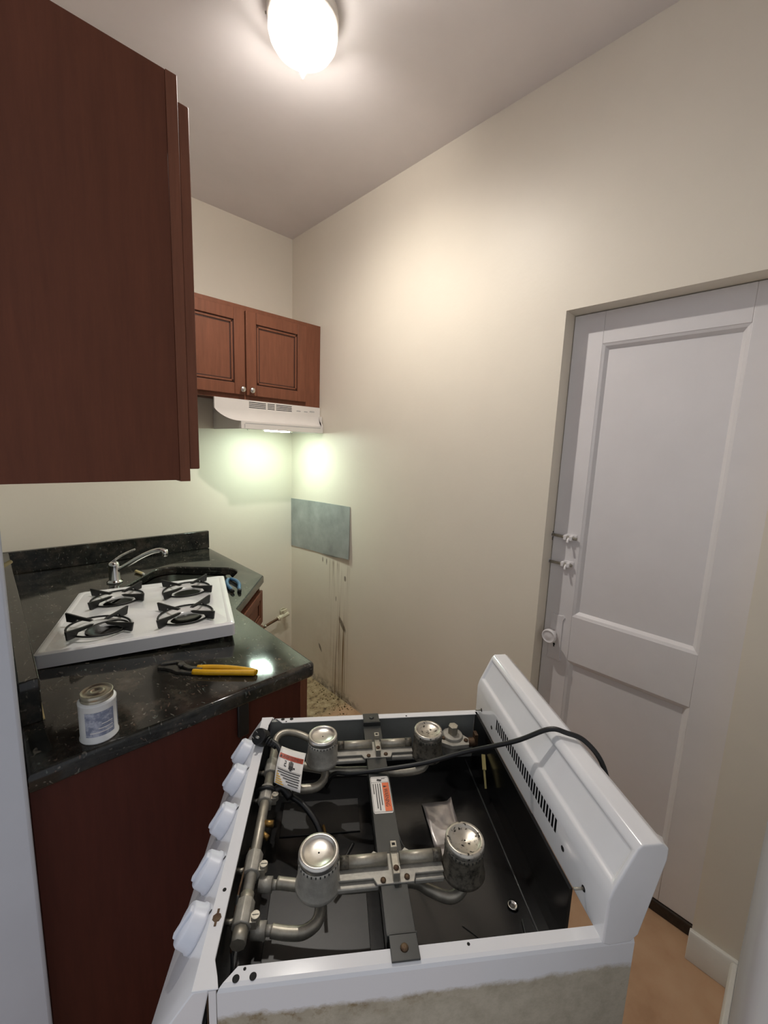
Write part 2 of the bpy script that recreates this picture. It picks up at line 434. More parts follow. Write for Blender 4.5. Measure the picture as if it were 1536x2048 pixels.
# door leaf in the right wall
D1 = sempty('door_1')
ty = 0.022
def leaf(name, y0, y1, z0, z1, x0=REC, x1=REC+.038, bev=.0015): return bx(name, (x0, y0, z0), (x1, y1, z1), 'door', D1, bev)
YA, YB = YD1-.002, YD2+.002            # far and near edge of the leaf
PA, PB = -1.8355, -2.2155              # panel opening
leaf('stile', PA, YA, .045, ZD-.003); leaf('stile', YB, PB, .045, ZD-.003)
leaf('rail', PB, PA, 1.893, ZD-.003); leaf('rail', PB, PA, .757, .932); leaf('rail', PB, PA, .045, .25)
for z0, z1 in ((.932, 1.893), (.25, .757)):
    bx('door_panel', (REC+.016, PB, z0), (REC+.03, PA, z1), 'door', D1)
    mb = B(); a = .018
    for k in range(2):                 # sloping moulding round the panel
        x0, x1 = REC+.001, REC+.0165
    o4 = [(PB, z0), (PA, z0), (PA, z1), (PB, z1)]; i4 = [(PB+a, z0+a), (PA-a, z0+a), (PA-a, z1-a), (PB+a, z1-a)]
    mid4 = [(PB+a*.45, z0+a*.45), (PA-a*.45, z0+a*.45), (PA-a*.45, z1-a*.45), (PB+a*.45, z1-a*.45)]
    vs = [(REC+.001, y, z) for y, z in o4]+[(REC+.005, y, z) for y, z in mid4]+[(REC+.0165, y, z) for y, z in i4]
    fs = [(k*4+i, k*4+(i+1) % 4, k*4+4+(i+1) % 4, k*4+4+i) for k in range(2) for i in range(4)]
    obj('panel_moulding', B().add(vs, fs), 'door', D1)
# lock plate, knob, keyhole
pl = B(); mt = Matrix(((0, 0, -1, REC+.0005), (1, 0, 0, 0), (0, 1, 0, 0), (0, 0, 0, 1)))
pl.prism([(-1.757, .918), (-1.765, .926), (-1.775, .921), (-1.798, .921), (-1.806, .926), (-1.812, .916), (-1.806, .905), (-1.806, .757), (-1.812, .746), (-1.804, .738), (-1.797, .744), (-1.772, .744), (-1.764, .738), (-1.755, .747), (-1.760, .757), (-1.760, .905)], 0, .004, mt)
P = obj('lock_plate', pl, 'door', D1, .001)
kh = B(); kh.lathe([(.0042, 0), (.0042, .0006)], 12, Matrix.Translation((REC-.0037, -1.7815, .804)) @ Matrix.Rotation(-math.pi/2, 4, 'Y')); kh.box((REC-.0043, -1.7835, .793), (REC-.0036, -1.7795, .804))
obj('keyhole', kh, 'hole', P)
kb = B(); kb.lathe([(.012, 0), (.012, .012), (.010, .022), (.022, .030), (.0265, .036), (.0265, .046), (.0235, .050), (.0205, .0485), (.019, .047), (.012, .0495), (0, .0505)], 32, Matrix.Translation((REC-.003, -1.777, .846)) @ Matrix.Rotation(-math.pi/2, 4, 'Y'))
obj('door_knob', kb, 'door', D1)
# two painted slide bolts
for zc, bent in ((1.222, 1), (1.122, 0)):
    q = bx('bolt_plate', (REC-.003, -1.822, zc-.013), (REC, -1.778, zc+.013), 'door', D1, .001)
    r = B(); r.cyl((REC-.010, -1.826 if bent else -1.820, zc), (REC-.010, -1.735, zc+(.003 if bent else 0)), .0052, n=12)
    obj('bolt_rod', r, 'steel', D1)
    for yy in (-1.785, -1.806): bx('bolt_guide', (REC-.018, yy-.006, zc-.010), (REC-.002, yy+.006, zc+.010), 'door', D1, .003)
    h = B(); h.tube([(REC-.010, -1.797, zc), (REC-.022, -1.799, zc-.006), (REC-.026, -1.80, zc-.016)], .004, 8, 4); obj('bolt_handle', h, 'door', D1)
    bx('bolt_keeper', (REC-.018, -1.7345, zc-.009), (REC+.004, -1.722, zc+.011), 'door', D1, .004)
    if bent: bx('bolt_socket', (REC-.004, -1.7339, zc-.02), (REC+.001, -1.7325, zc+.014), 'hole', D1)
struct(bx('trim_1', (REC-.006, YD2+.001, 0), (.149, YD1-.001, .042), 'thresh', bevel=.004))

# ------------------------------------------------------------------ cabinets
def cab_door(parent, m, w, h, knob=None, kpos=None, th=.02, fr=.055, name='door'):
    """framed door: local x across, y up, z out of the face; m places it"""
    b = B()
    b.box((0, 0, 0), (fr, h, th)); b.box((w-fr, 0, 0), (w, h, th)); b.box((fr, 0, 0), (w-fr, fr, th)); b.box((fr, h-fr, 0), (w-fr, h, th))
    b.v = [tuple(m @ Vector(v)) for v in b.v]
    d = obj(name, b, 'cherry', parent, .0025)
    p = B(); p.box((fr, fr, .003), (w-fr, h-fr, th-.008), m); obj('door_panel', p, 'cherry', d)
    g = B()
    for ins, gw, z in ((0, .004, th-.0075), (.016, .004, th-.0065)):
        x0, y0, x1, y1 = fr+ins, fr+ins, w-fr-ins, h-fr-ins
        for a, c in (((x0, y0), (x1, y0+gw)), ((x0, y1-gw), (x1, y1)), ((x0, y0), (x0+gw, y1)), ((x1-gw, y0), (x1, y1))):
            g.box((a[0], a[1], z-.002), (c[0], c[1], z), m)
    obj('glazed_groove', g, 'groove', d)
    r = B(); i = .005
    for x0, y0, x1, y1 in ((fr+i, fr+i, w-fr-i, fr+i+.010), (fr+i, h-fr-i-.010, w-fr-i, h-fr-i), (fr+i, fr+i, fr+i+.010, h-fr-i), (w-fr-i-.010, fr+i, w-fr-i, h-fr-i)):
        r.box((x0, y0, .005), (x1, y1, th-.003), m)
    obj('panel_bead', r, 'cherry', d, .002)
    if kpos:
        k = B(); k.lathe([(.006, 0), (.005, .012), (.013, .017), (.0145, .022), (.011, .027), (0, .029)], 24, m @ Matrix.Translation((kpos[0], kpos[1], th)))
        obj('knob', k, 'nickel', d)
    return d
def face(origin, xdir, n):
    x = Vector(xdir).normalized(); n = Vector(n).normalized()
    m = Matrix((x, Vector((0, 0, 1)), n)).transposed().to_4x4(); m.translation = Vector(origin); return m

# small two-door cabinet over the hood, on the back wall
wc = thing('wall_cabinet', 'low two-door cherry wall cabinet above the white range hood', 'cabinet', (-.415, 0, 1.7387))
wc.location = (0, 0, 0)
bx('body', (-.83, -.289, 1.757), (-.002, -.002, 2.193), 'cherry_d', wc)
b = B(); yf = -.307
for x0, x1, z0, z1 in ((-.83, -.79, 1.7387, 2.193), (-.105, -.002, 1.7387, 2.193), (-.79, -.105, 2.15, 2.193), (-.79, -.105, 1.7387, 1.775)): b.box((x0, yf, z0), (x1, yf+.018, z1))
obj('face_frame', b, 'cherry', wc, .001)
cab_door(wc, face((-.823, yf, 1.760), (1, 0, 0), (0, -1, 0)), .354, .408, kpos=(.333, .026))
cab_door(wc, face((-.462, yf, 1.760), (1, 0, 0), (0, -1, 0)), .354, .408, kpos=(.022, .026))

# tall cabinet on the left wall, its side towards the camera
tc = thing('wall_cabinet', 'tall dark cherry wall cabinet on the left, plain side panel facing the room', 'cabinet')
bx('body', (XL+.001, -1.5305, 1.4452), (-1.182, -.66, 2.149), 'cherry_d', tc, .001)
b = B()
for y0, y1, z0, z1 in ((-1.5324, -1.494, 1.4425, 2.149), (-.70, -.66, 1.4425, 2.149), (-1.494, -.70, 1.4425, 1.48), (-1.494, -.70, 2.11, 2.149)): b.box((-1.182, y0, z0), (-1.163, y1, z1))
obj('face_frame', b, 'cherry', tc, .001)
for y0 in (-1.5295, -1.094):
    cab_door(tc, face((-1.163, y0, 1.4665), (0, 1, 0), (1, 0, 0)), .428, .645, kpos=(.40 if y0 < -1.2 else .028, .03))

# base cabinets
bc = thing('base_cabinet', 'cherry base cabinet under the near end of the granite counter', 'cabinet')
bx('body', (XL+.001, -1.458, .0), (-.862, -.985, .873), 'cherry_d', bc)
bx('end_panel', (XL+.002, -1.464, .0), (-.8465, -1.458, .8735), 'base_shade', bc, .001)
b = B(); b.box((-.862, -1.466, .0), (-.8455, -1.43, .873)); b.box((-.862, -1.43, .10), (-.8455, -1.0, .14)); b.box((-.862, -1.43, .84), (-.8455, -1.0, .873)); b.box((-.862, -1.03, .0), (-.8455, -.99, .873))
obj('face_frame', b, 'cherry', bc, .001)
bx('toe_kick', (-.9, -1.43, 0), (-.88, -1.0, .1), 'groove', bc)
cab_door(bc, face((-.8455, -1.45, .13), (0, 1, 0), (1, 0, 0)), .43, .55, kpos=(.40, .51))
bx('drawer', (-.8455, -1.45, .70), (-.8275, -1.02, .86), 'cherry', bc, .003)

cc = thing('corner_cabinet', 'corner sink base cabinet with a slanted cherry front below the granite', 'cabinet')
b = B(); b.prism([(-1.44, -.003), (-.575, -.003), (-.575, -.655), (-.849, -.968), (-.849, -.982), (-1.44, -.982)], 0, .70)
obj('body', b, 'cherry_d', cc)
pA, pB = Vector((-.849, -.975, 0)), Vector((-.573, -.660, 0)); dd = (pB-pA); LL = dd.length; dd.normalize(); nn = Vector((dd.y, -dd.x, 0))
b = B(); m0 = face(pA, dd, nn)
b.box((0, .1, -.018), (LL, .14, 0), m0); b.box((0, .67, -.018), (LL, .70, 0), m0); b.box((0, .845, -.018), (LL, .873, 0), m0); b.box((0, 0, -.018), (.03, .873, 0), m0); b.box((LL-.03, 0, -.018), (LL, .873, 0), m0)
b.box((-.577, -.655, .70), (-.573, -.003, .873)); b.box((-1.44, -.02, .7), (-.573, -.003, .873))
obj('face_frame', b, 'cherry', cc)
cab_door(cc, face(pA+dd*.02, dd, nn) @ Matrix.Translation((0, .125, 0)), LL-.04, .555, kpos=(.04, .52))
cab_door(cc, face(pA+dd*.02, dd, nn) @ Matrix.Translation((0, .695, 0)), LL-.04, .155, fr=.035, name='drawer_front')

# granite counter with sink cut-out and backsplashes
u, v = Vector((.66, .75)).normalized(), Vector((-.75, .66)).normalized(); sc = Vector((-.87, -.56))
def sinkpts(grow=0): return [tuple(sc+u*a+v*c) for a, c in rrect(-.25-grow, -.175-grow, .228+grow, .212+grow, .085+grow, 8)]
outline = [(XL+.002, -.001), (-.556, -.001), (-.556, -.664), (-.5585, -.674), (-.822, -.9735), (-.824, -.981)]
for i in range(7):
    a = R(0-90*i/6); outline.append((-.824-.018+.018*math.cos(a), YE+.018+.018*math.sin(a)))
outline += [(XL+.002, YE)]
ct = thing('countertop', 'dark polished granite countertop with corner sink cut-out', 'countertop')
obj('slab', plate('slab', [outline, sinkpts()], ZC-.04, ZC, .009, 3), 'granite', ct)
bx('backsplash', (XL+.003, -.024, ZC), (-.556, -.001, ZC+.10), 'granite', ct, .003)
bx('backsplash', (XL+.003, -1.315, ZC), (-1.4104, -.024, ZC+.10), 'granite', ct, .003)
cb = B(); cb.bar((-1.4090, -1.31, ZC+.0014), (-1.4090, -.03, ZC+.0014), .004, .0034); obj('caulk_line', cb, 'cream', ct)
# sink
sk = thing('kitchen_sink', 'stainless undermount corner sink half hidden behind the removed cooktop', 'sink')
ring = [sinkpts(.0), sinkpts(.0), [tuple(sc+(Vector(p)-sc)*.93) for p in sinkpts(0)], [tuple(sc+(Vector(p)-sc)*.85) for p in sinkpts(0)]]
zz = [ZC-.041, ZC-.12, ZC-.195, ZC-.205]; vs = []; n = len(ring[0])
for pts, z in zip(ring, zz): vs += [(x, y, z) for x, y in pts]
fs = [(k*n+i, k*n+(i+1) % n, (k+1)*n+(i+1) % n, (k+1)*n+i) for k in range(3) for i in range(n)]+[list(range(3*n, 4*n))]
obj('basin', B().add(vs, fs, True), 'sink', sk)
dr = B(); dr.lathe([(.045, 0), (.042, .004), (.03, .002), (0, .001)], 24, Matrix.Translation((sc.x, sc.y, ZC-.2045))); obj('drain', dr, 'chrome', sk)
# faucet
fx, fy = -1.096, -.392
fa = thing('faucet', 'chrome single-lever kitchen faucet behind the corner sink', 'faucet', (fx, fy, ZC))
b = B(); b.lathe([(.030, 0), (.030, .006), (.024, .010), (.021, .014), (.0205, .075), (.018, .086), (.010, .092), (0, .093)], 28); obj('faucet_body', b, 'chrome', fa)
sp = [(0, 0, .045), (.03, -.02, .066), (.085, -.056, .108), (.125, -.084, .132), (.152, -.10, .139), (.17, -.11, .134)]
b = B(); b.tube(sp, .0105, 14, 8); obj('spout', b, 'chrome', fa)
b = B(); b.cyl((.168, -.109, .140), (.170, -.110, .112), .0125, .012, 20); obj('aerator', b, 'chrome', fa)
b = B()
lev = catmull([Vector(p) for p in ((-.004, .004, .088), (.012, -.004, .104), (.04, -.012, .122), (.078, -.02, .138))], 6)
for i in range(len(lev)-1): b.bar(lev[i], lev[i+1]+(lev[i+1]-lev[i])*.15, .018-.007*i/len(lev), .010-.004*i/len(lev))
obj('lever', b, 'chrome', fa, .002)

# ------------------------------------------------------------------ range hood
hd = thing('range_hood', 'white under-cabinet range hood with vents and a lit lamp', 'range hood')
XH0, XH1 = -.625, -.006; LX0 = -.506; YU, YLp = -.318, -.352
ZB, ZL, ZCR, ZT = 1.5905, 1.6285, 1.684, 1.7375
bx('hood_box', (LX0, YU+.012, ZCR), (XH1, -.003, ZT), 'hood', hd)
up_ = bx('vent_panel', (XH0, YU, ZCR), (XH1, YU+.012, ZT), 'hood', hd)
cut = B()
def slots(xa, xb, n=4):
    for k in range(n):
        z = 1.700+.0085*k; cut.box((xa, YU-.01, z), (xb, YU+.009, z+.004))
slots(-.447, -.352); slots(-.342, -.300); slots(-.292, -.195)
boolean(up_, cut, 'hole')
# concave visor between housing and lip
vs = []; fs = []; n = 9; na = 14
for i in range(n+1):
    t = i/n; s_ = 1-math.cos(t*math.pi/2); y = YU+(YLp-YU)*s_; z = ZCR+(ZL-ZCR)*math.sin(t*math.pi/2)**1.0
    xl = XH0+(LX0-XH0)*(t**1.25)
    for j in range(na+1):
        vs.append((xl+(XH1-xl)*j/na, y, z))
fs = [(i*(na+1)+j, i*(na+1)+j+1, (i+1)*(na+1)+j+1, (i+1)*(na+1)+j) for i in range(n) for j in range(na)]
k0 = len(vs)
obj('visor', B().add(vs, fs, True), 'hood', hd)
lip = bx('front_lip', (LX0, YLp, ZB), (XH1+.001, YLp+.012, ZL), 'hood', hd, .002)
g = B()
for a, c in (((LX0+.022, ZL-.011), (XH1-.018, ZL-.0085)), ((LX0+.018, ZB+.004), (LX0+.0205, ZL-.013))): g.box((a[0], YLp-.0004, a[1]), (c[0], YLp+.001, c[1]))
obj('lip_groove', g, 'hoodgrey', lip)
b = B(); b.box((LX0, -.003, ZB), (LX0+.006, YLp+.012, ZL)); b.box((LX0, -.003, ZL), (LX0+.006, YU+.004, ZCR+.002)); obj('side_panel', b, 'hood', hd)
b = B(); b.box((XH1-.006, -.003, ZB), (XH1, YLp+.012, ZCR+.002)); b.prism([(-.003, ZL), (YLp, ZL), (YLp+.008, ZL+.015), (YU-.006, ZCR-.02), (YU, ZCR), (-.003, ZCR)], XH1-.006, XH1, Matrix(((0, 0, 1, 0), (1, 0, 0, 0), (0, 1, 0, 0), (0, 0, 0, 1)))); obj('side_panel', b, 'hood', hd)
bx('filter_pan', (LX0+.006, YLp+.012, ZB+.016), (XH1-.006, -.004, ZB+.022), 'steel', hd)
lm = bx('lamp_housing', (-.335, -.335, ZB+.003), (-.185, -.215, ZB+.016), 'hood', hd, .002)
bx('lamp_lens', (-.320, -.318, ZB-.004), (-.205, -.236, ZB+.003), 'lens', lm, .003)
for x in (-.46, -.20):
    c = B(); c.tube([(x, -.33, ZB+.014), (x, -.325, ZB-.003), (x+.012, -.315, ZB-.003), (x+.012, -.31, ZB+.014)], .0015, 6, 3); obj('filter_clip', c, 'steel', hd)
for x0, x1, z0, z1 in ((-.164, -.138, 1.705, 1.709), (-.115, -.092, 1.705, 1.709), (-.078, -.045, 1.708, 1.711), (-.076, -.046, 1.713, 1.7145)): bx('switch_mark', (x0, YU-.0005, z0), (x1, YU+.001, z1), 'hoodgrey', hd)

# ------------------------------------------------------------------ ceiling lamp
LX, LY = -.70, -1.205
cl = thing('ceiling_lamp', 'lit round ceiling lamp with clear glass bowl and pointed tip', 'ceiling lamp', (LX, LY, H))
b = B(); b.lathe([(0, -.002), (.070, -.002), (.098, -.004), (.101, -.010), (.101, -.036), (.094, -.042), (.088, -.036), (.05, -.026), (0, -.026)], 48); obj('ceiling_pan', b, 'pan', cl)
b = B(); prof = [(.090, -.036), (.0965, -.046), (.0985, -.060), (.0945, -.078), (.083, -.095), (.066, -.108), (.048, -.117), (.035, -.124), (.024, -.135), (.013, -.152), (.004, -.168), (0, -.173)]
b.lathe(prof, 48); gb = obj('glass_bowl', b, 'glass', cl)
for k, (x, y) in enumerate(((-.034, .018), (.034, -.018))):
    s_ = B(); s_.cyl((x*.3, y*.3, -.028), (x*.8, y*.8, -.042), .014, .013, 16); obj('socket', s_, 'pan', cl)
    q = B(); q.lathe([(.012, 0), (.013, .006), (.022, .022), (.026, .036), (.022, .05), (.010, .058), (0, .060)], 20, Matrix.Translation((x*.7, y*.7, -.038)) @ Vector((0, 0, 1)).rotation_difference(Vector((x, y, -.06)).normalized()).to_matrix().to_4x4()); obj('bulb', q, 'bulb', cl)
for a in (20, 140, 260):
    s_ = B(); s_.cyl((.099*math.cos(R(a)), .099*math.sin(R(a)), -.018), (.107*math.cos(R(a)), 0.107*math.sin(R(a)), -.018), .003, n=10); obj('screw', s_, 'steel', cl)
for typ, en in (('SPOT', LAMP_W), ('POINT', LAMP_UP)):
    ld = bpy.data.lights.new('lamp_light', typ); ld.energy = en; ld.color = (1.0, .95, .88); ld.shadow_soft_size = .018
    if typ == 'SPOT': ld.spot_size = R(179); ld.spot_blend = .8
    lo = bpy.data.objects.new('lamp_light', ld); COL.objects.link(lo); lo.parent = cl; lo.location = (0, 0, -.075)

# ------------------------------------------------------------------ metal sheet on the wall, gas valve
pts = [(0, 1.1687), (-.30, 1.181), (-.6156, 1.1885), (-.6272, .889), (-.55, .881), (-.47, .869), (-.40, .866), (-.33, .868), (-.25, .864), (-.12, .856), (-.004, .850)]
b = B(); b.prism(pts, .002, .0045, Matrix(((0, 0, -1, 0), (1, 0, 0, 0), (0, 1, 0, 0), (0, 0, 0, 1))))
for i, vv in enumerate(b.v):
    if vv[1] < -.6 and vv[2] < 1: b.v[i] = (vv[0]-.01, vv[1], vv[2])
tag(obj('metal_sheet', b, 'galv'), 'dull grey metal sheet fixed to the right wall near the corner', 'metal sheet')
M['valve'] = simple('painted_valve', (214, 204, 180), .5, 0, .15, 60)
gv = thing('gas_valve', 'painted gas shut-off valve on a pipe stub by the back corner', 'valve', (-.069, 0, .40))
b = B(); b.cyl((0, -.003, 0), (0, -.010, 0), .024, n=20); obj('wall_flange', b, 'valve', gv)
b = B(); b.cyl((0, -.01, 0), (0, -.055, -.004), .0095, n=14); obj('pipe_stub', b, 'valve', gv)
b = B(); b.cyl((.014, -.052, -.004), (-.066, -.052, -.024), .015, n=8); b.cyl((-.040, -.052, -.0175), (-.056, -.052, -.0215), .019, n=6); b.cyl((-.02, -.052, -.008), (-.02, -.052, .022), .008, n=10); obj('valve_body', b, 'valve', gv, .001)
b = B(); b.bar((-.042, -.052, .022), (.004, -.052, .028), .010, .006); obj('valve_handle', b, 'valve', gv, .001)
b = B(); b.tube([(-.06, -.052, -.022), (-.11, -.054, -.034), (-.16, -.06, -.046), (-.24, -.07, -.07), (-.30, -.075, -.16)], .0085, 10, 5); obj('gas_pipe', b, 'copper', gv)
b = B(); b.cyl((-.155, -.059, -.040), (-.165, -.061, -.049), .0115, n=10); obj('pipe_nut', b, 'steel', gv)

# ------------------------------------------------------------------ things on the counter
# removed cooktop
ctop = thing('cooktop', 'white enamel gas cooktop lifted off and laid on the granite counter', 'cooktop', (-1.089, -.893, .924), (0, R(-2.0), R(-19.2)))
CW, CD = .250, .254
bur = [(-.1115, .126), (.1115, .126), (-.1115, -.126), (.1115, -.126)]
top = plate('top_plate', [rrect(-CW, -CD, CW, CD, .012)]+[circle(x, y, .074, 40) for x, y in bur], .032, .037, .002, 2)
tp = obj('top_plate', top, 'enamel', ctop)
b = B(); o_ = rrect(-CW, -CD, CW, CD, .012); i_ = rrect(-CW+.004, -CD+.004, CW-.004, CD-.004, .009)
n = len(o_); vs = [(x, y, 0) for x, y in o_]+[(x, y, .0345) for x, y in o_]+[(x, y, .0345) for x, y in i_]+[(x, y, 0) for x, y in i_]
b.add(vs, [(k*n+i, k*n+(i+1) % n, ((k+1) % 4)*n+(i+1) % n, ((k+1) % 4)*n+i) for k in range(4) for i in range(n)], True)
sk_ = obj('skirt', b, 'enamel', ctop); sk_.data.set_sharp_from_angle(angle=R(40))
b = B(); oo = rrect(-CW+.003, -CD+.003, CW-.003, CD-.003, .012); ii = rrect(-CW+.022, -CD+.022, CW-.022, CD-.022, .012); mm = rrect(-CW+.010, -CD+.010, CW-.010, CD-.010, .012)
n = len(oo); vs = [(x, y, .0365) for x, y in oo]+[(x, y, .0405) for x, y in mm]+[(x, y, .0365) for x, y in ii]
b.add(vs, [(k*n+i, k*n+(i+1) % n, (k+1)*n+(i+1) % n, (k+1)*n+i) for k in range(2) for i in range(n)], True); obj('raised_rim', b, 'enamel', ctop)
for gi, (x, y) in enumerate(bur):
    w_ = B(); w_.lathe([(.077, .0375), (.074, .0373), (.068, .0335), (.052, .0315), (.047, .029), (.046, .022)], 40, Matrix.Translation((x, y, 0)), caps=False)
    well = obj('burner_well', w_, 'wellwhite', ctop)
    if gi == 2:
        w_ = B(); w_.lathe([(.056, .034), (.048, .032), (.040, .016), (0, .010)], 32, Matrix.Translation((x+.008, y+.006, 0)), caps=False); obj('burnt_liner', w_, 'iron', well)
    rg = thing('grate', '', 'grate') if False else None
GL = ['black iron burner grate on the cooktop, far left by the faucet', 'black iron burner grate on the cooktop, far right by the sink edge',
      'black iron burner grate set askew on the cooktop, near left', 'black iron burner grate on the cooktop, near right above the yellow pliers']
bpy.context.view_layer.update()
CM = ctop.matrix_world.copy()
for gi, (x, y) in enumerate(bur):
    rot = (8, 5, 12, 3)[gi]
    gr = thing('burner_grate', GL[gi], 'grate', (0, 0, 0), (0, 0, 0), 'burner grates on the removed cooktop')
    mw = CM @ Matrix.Translation((x, y, .0415)) @ Matrix.Rotation(R(rot), 4, 'Z') @ (Matrix.Rotation(R(5), 4, 'Y') if gi == 2 else Matrix.Identity(4))
    if gi == 2: mw = mw @ Matrix.Translation((-.012, -.006, .006))
    gr.matrix_world = mw
    rb = B(); rb.tube([(.080*math.cos(2*math.pi*i/36), .080*math.sin(2*math.pi*i/36), 0) for i in range(37)], .0030, 8, 1); obj('grate_ring', rb, 'iron', gr)
    for k in range(4):
        a = R(45+90*k); c_, s_ = math.cos(a), math.sin(a)
        m_ = Matrix(((c_, 0, -s_, 0), (s_, 0, c_, 0), (0, 1, 0, 0), (0, 0, 0, 1)))
        f_ = B(); f_.prism([(.020, .014), (.030, .009), (.074, .009), (.082, -.002), (.108, -.002), (.113, .025), (.100, .024), (.06, .019), (.030, .017)], -.0032, .0032, m_)
        obj('grate_finger', f_, 'iron', gr, .001)

# can of cement
cn = thing('can', 'small white screw-top can with a metal lid at the counter edge', 'can', (-1.330, -1.440, ZC), (0, 0, R(20)))
b = B(); b.lathe([(.033, 0), (.0345, .002), (.0345, .004), (.033, .006), (.033, .078), (.0335, .079), (.0335, .082), (.028, .085), (.026, .085)], 40); obj('can_body', b, 'can', cn)
b = B(); b.lathe([(.0275, .083), (.029, .084), (.029, .087), (.0278, .088), (.029, .0905), (.029, .097), (.028, .0985), (.0265, .0985), (.0255, .0972), (.013, .0972), (.012, .0985), (.010, .0985), (.009, .097), (0, .097)], 40); obj('lid', b, 'lid', cn)
def canfn(r):
    return lambda u_, v_: (r*math.cos(R(u_)), r*math.sin(R(u_)), v_)
b = B(); rect_on(b, canfn(.0333), 200, .016, 292, .068, 20, 1); lb = obj('can_label', b, 'canlab', cn)
b = B(); rect_on(b, canfn(.0333), 318, .016, 350, .068, 8, 1); obj('can_label', b, 'canlab', cn)
b = B()
for v_, ua, ub in ((.024, 215, 286), (.032, 240, 286), (.041, 250, 286)): rect_on(b, canfn(.0335), ua, v_, ub, v_+.0016, 12, 1)
obj('label_lines', b, 'label', lb)

# yellow-handled water-pump pliers
pa, pb = Vector((-1.163, -1.250)), Vector((-.979, -1.436)); ang = math.atan2(pb.y-pa.y, pb.x-pa.x)
py = thing('pliers', 'yellow-handled slip-joint pliers lying on the granite counter', 'pliers', (pa.x, pa.y, ZC), (0, 0, ang))
def strip(pts, z0, z1):
    bb = B(); bb.prism(pts, z0, z1); return bb
obj('upper_jaw', strip([(0, .010), (.012, .022), (.034, .030), (.052, .026), (.066, .012), (.086, .003), (.118, .004), (.118, -.006), (.082, -.010), (.064, .000), (.050, .013), (.036, .019), (.018, .012), (.002, .003)], .006, .014), 'tool', py, .0015)
obj('lower_jaw', strip([(-.004, .002), (.018, .009), (.036, .014), (.048, .008), (.060, -.006), (.084, -.012), (.116, -.010), (.116, -.020), (.080, -.021), (.056, -.020), (.036, -.010), (.016, -.004), (-.003, -.006)], .0005, .009), 'tool', py, .0015)
b = B(); b.cyl((.056, .006, .009), (.056, .006, .0175), .0075, n=16); obj('pivot_bolt', b, 'tool', py)
b = B(); b.tube([(.102, .002, .010), (.15, .006, .011), (.20, .007, .010), (.245, .002, .009), (.262, -.003, .008)], .0075, 12, 5); obj('handle_grip', b, 'yellow', py)
b = B(); b.tube([(.098, -.016, .0085), (.14, -.016, .009), (.19, -.012, .009), (.235, -.008, .0085), (.258, -.006, .008)], .0075, 12, 5); obj('handle_grip', b, 'yellow', py)

# blue-handled cutters near the sink
bl = thing('pliers', 'blue-handled pliers lying behind the cooktop corner by the sink', 'pliers', (-.712, -.655, ZC), (0, 0, R(-104)))
b = B(); b.prism([(-.055, .003), (-.05, .010), (-.015, .012), (.004, .008), (.004, -.008), (-.015, -.012), (-.05, -.010), (-.055, -.003)], .002, .012); obj('jaw', b, 'tool', bl, .002)
b = B(); b.tube([(0, .006, .008), (.04, .020, .010), (.09, .024, .010), (.14, .014, .009), (.165, .012, .008)], .0075, 12, 5); obj('handle_grip', b, 'blue', bl)
b = B(); b.tube([(0, -.006, .008), (.04, -.018, .010), (.09, -.022, .010), (.13, -.018, .009), (.150, -.016, .008)], .0075, 12, 5); obj('handle_grip', b, 'blue', bl)
for p0, p1 in (((.160, .0122, .008), (.180, .010, .008)), ((.146, -.0162, .008), (.168, -.014, .008))):
    b = B(); b.cyl(p0, p1, .0078, .006, 12); obj('grip_end', b, 'rubber', bl)
# small beige tube on the sink ledge
st = thing('tube', 'short beige tube lying on the counter beside the faucet', 'tube', (-.995, -.300, ZC), (0, 0, R(-75)))
b = B(); b.cyl((0, 0, .0075), (.055, 0, .0075), .0075, .006, 14); obj('tube_body', b, 'cream', st)
b = B(); b.cyl((.055, 0, .0075), (.066, 0, .0075), .0045, .004, 12); obj('tube_cap', b, 'label', st)
# peg on left wall
pg = B(); pg.cyl((XL-.001, -1.2, 1.236), (-1.4335, -1.2, 1.246), .005, .0042, 12); pg.lathe([(.0042, 0), (.003, .002), (0, .0028)], 12, Matrix.Translation((-1.4335, -1.2, 1.246)) @ Matrix.Rotation(R(57), 4, 'Y'))
tag(obj('wall_peg', pg, 'cream'), 'tiny cream peg sticking out of the left wall edge', 'peg')
# black strap hanging below the counter edge
hs = thing('hanging_pouch', 'narrow black pouch hanging on the cabinet end below the counter', 'pouch', (-1.034, -1.466, .80))
bx('pouch_body', (-.0145, -.009, -.018), (.0145, .001, .075), 'rubber', hs, .003)
b = B(); b.tube([(-.006, -.004, -.016), (-.007, -.004, -.036), (0, -.004, -.05), (.007, -.004, -.036), (.006, -.004, -.016)], .0013, 6, 5); obj('wire_loop', b, 'rubber', hs)

# ------------------------------------------------------------------ gas stove (local x = depth front to back, y = width near to far)
SX, SY, SROT, ZS, SWD = -1.3352, -1.9802, R(-36.678), .895, .4935
sv = thing('gas_stove', 'white gas stove pulled out askew with its cooktop removed, burners bare', 'stove', (SX, SY, 0), (0, 0, SROT))
def rail(pts, name, mat):
    return obj(name, B().prism(pts, ZS-.0022, ZS), mat, sv, .0006)
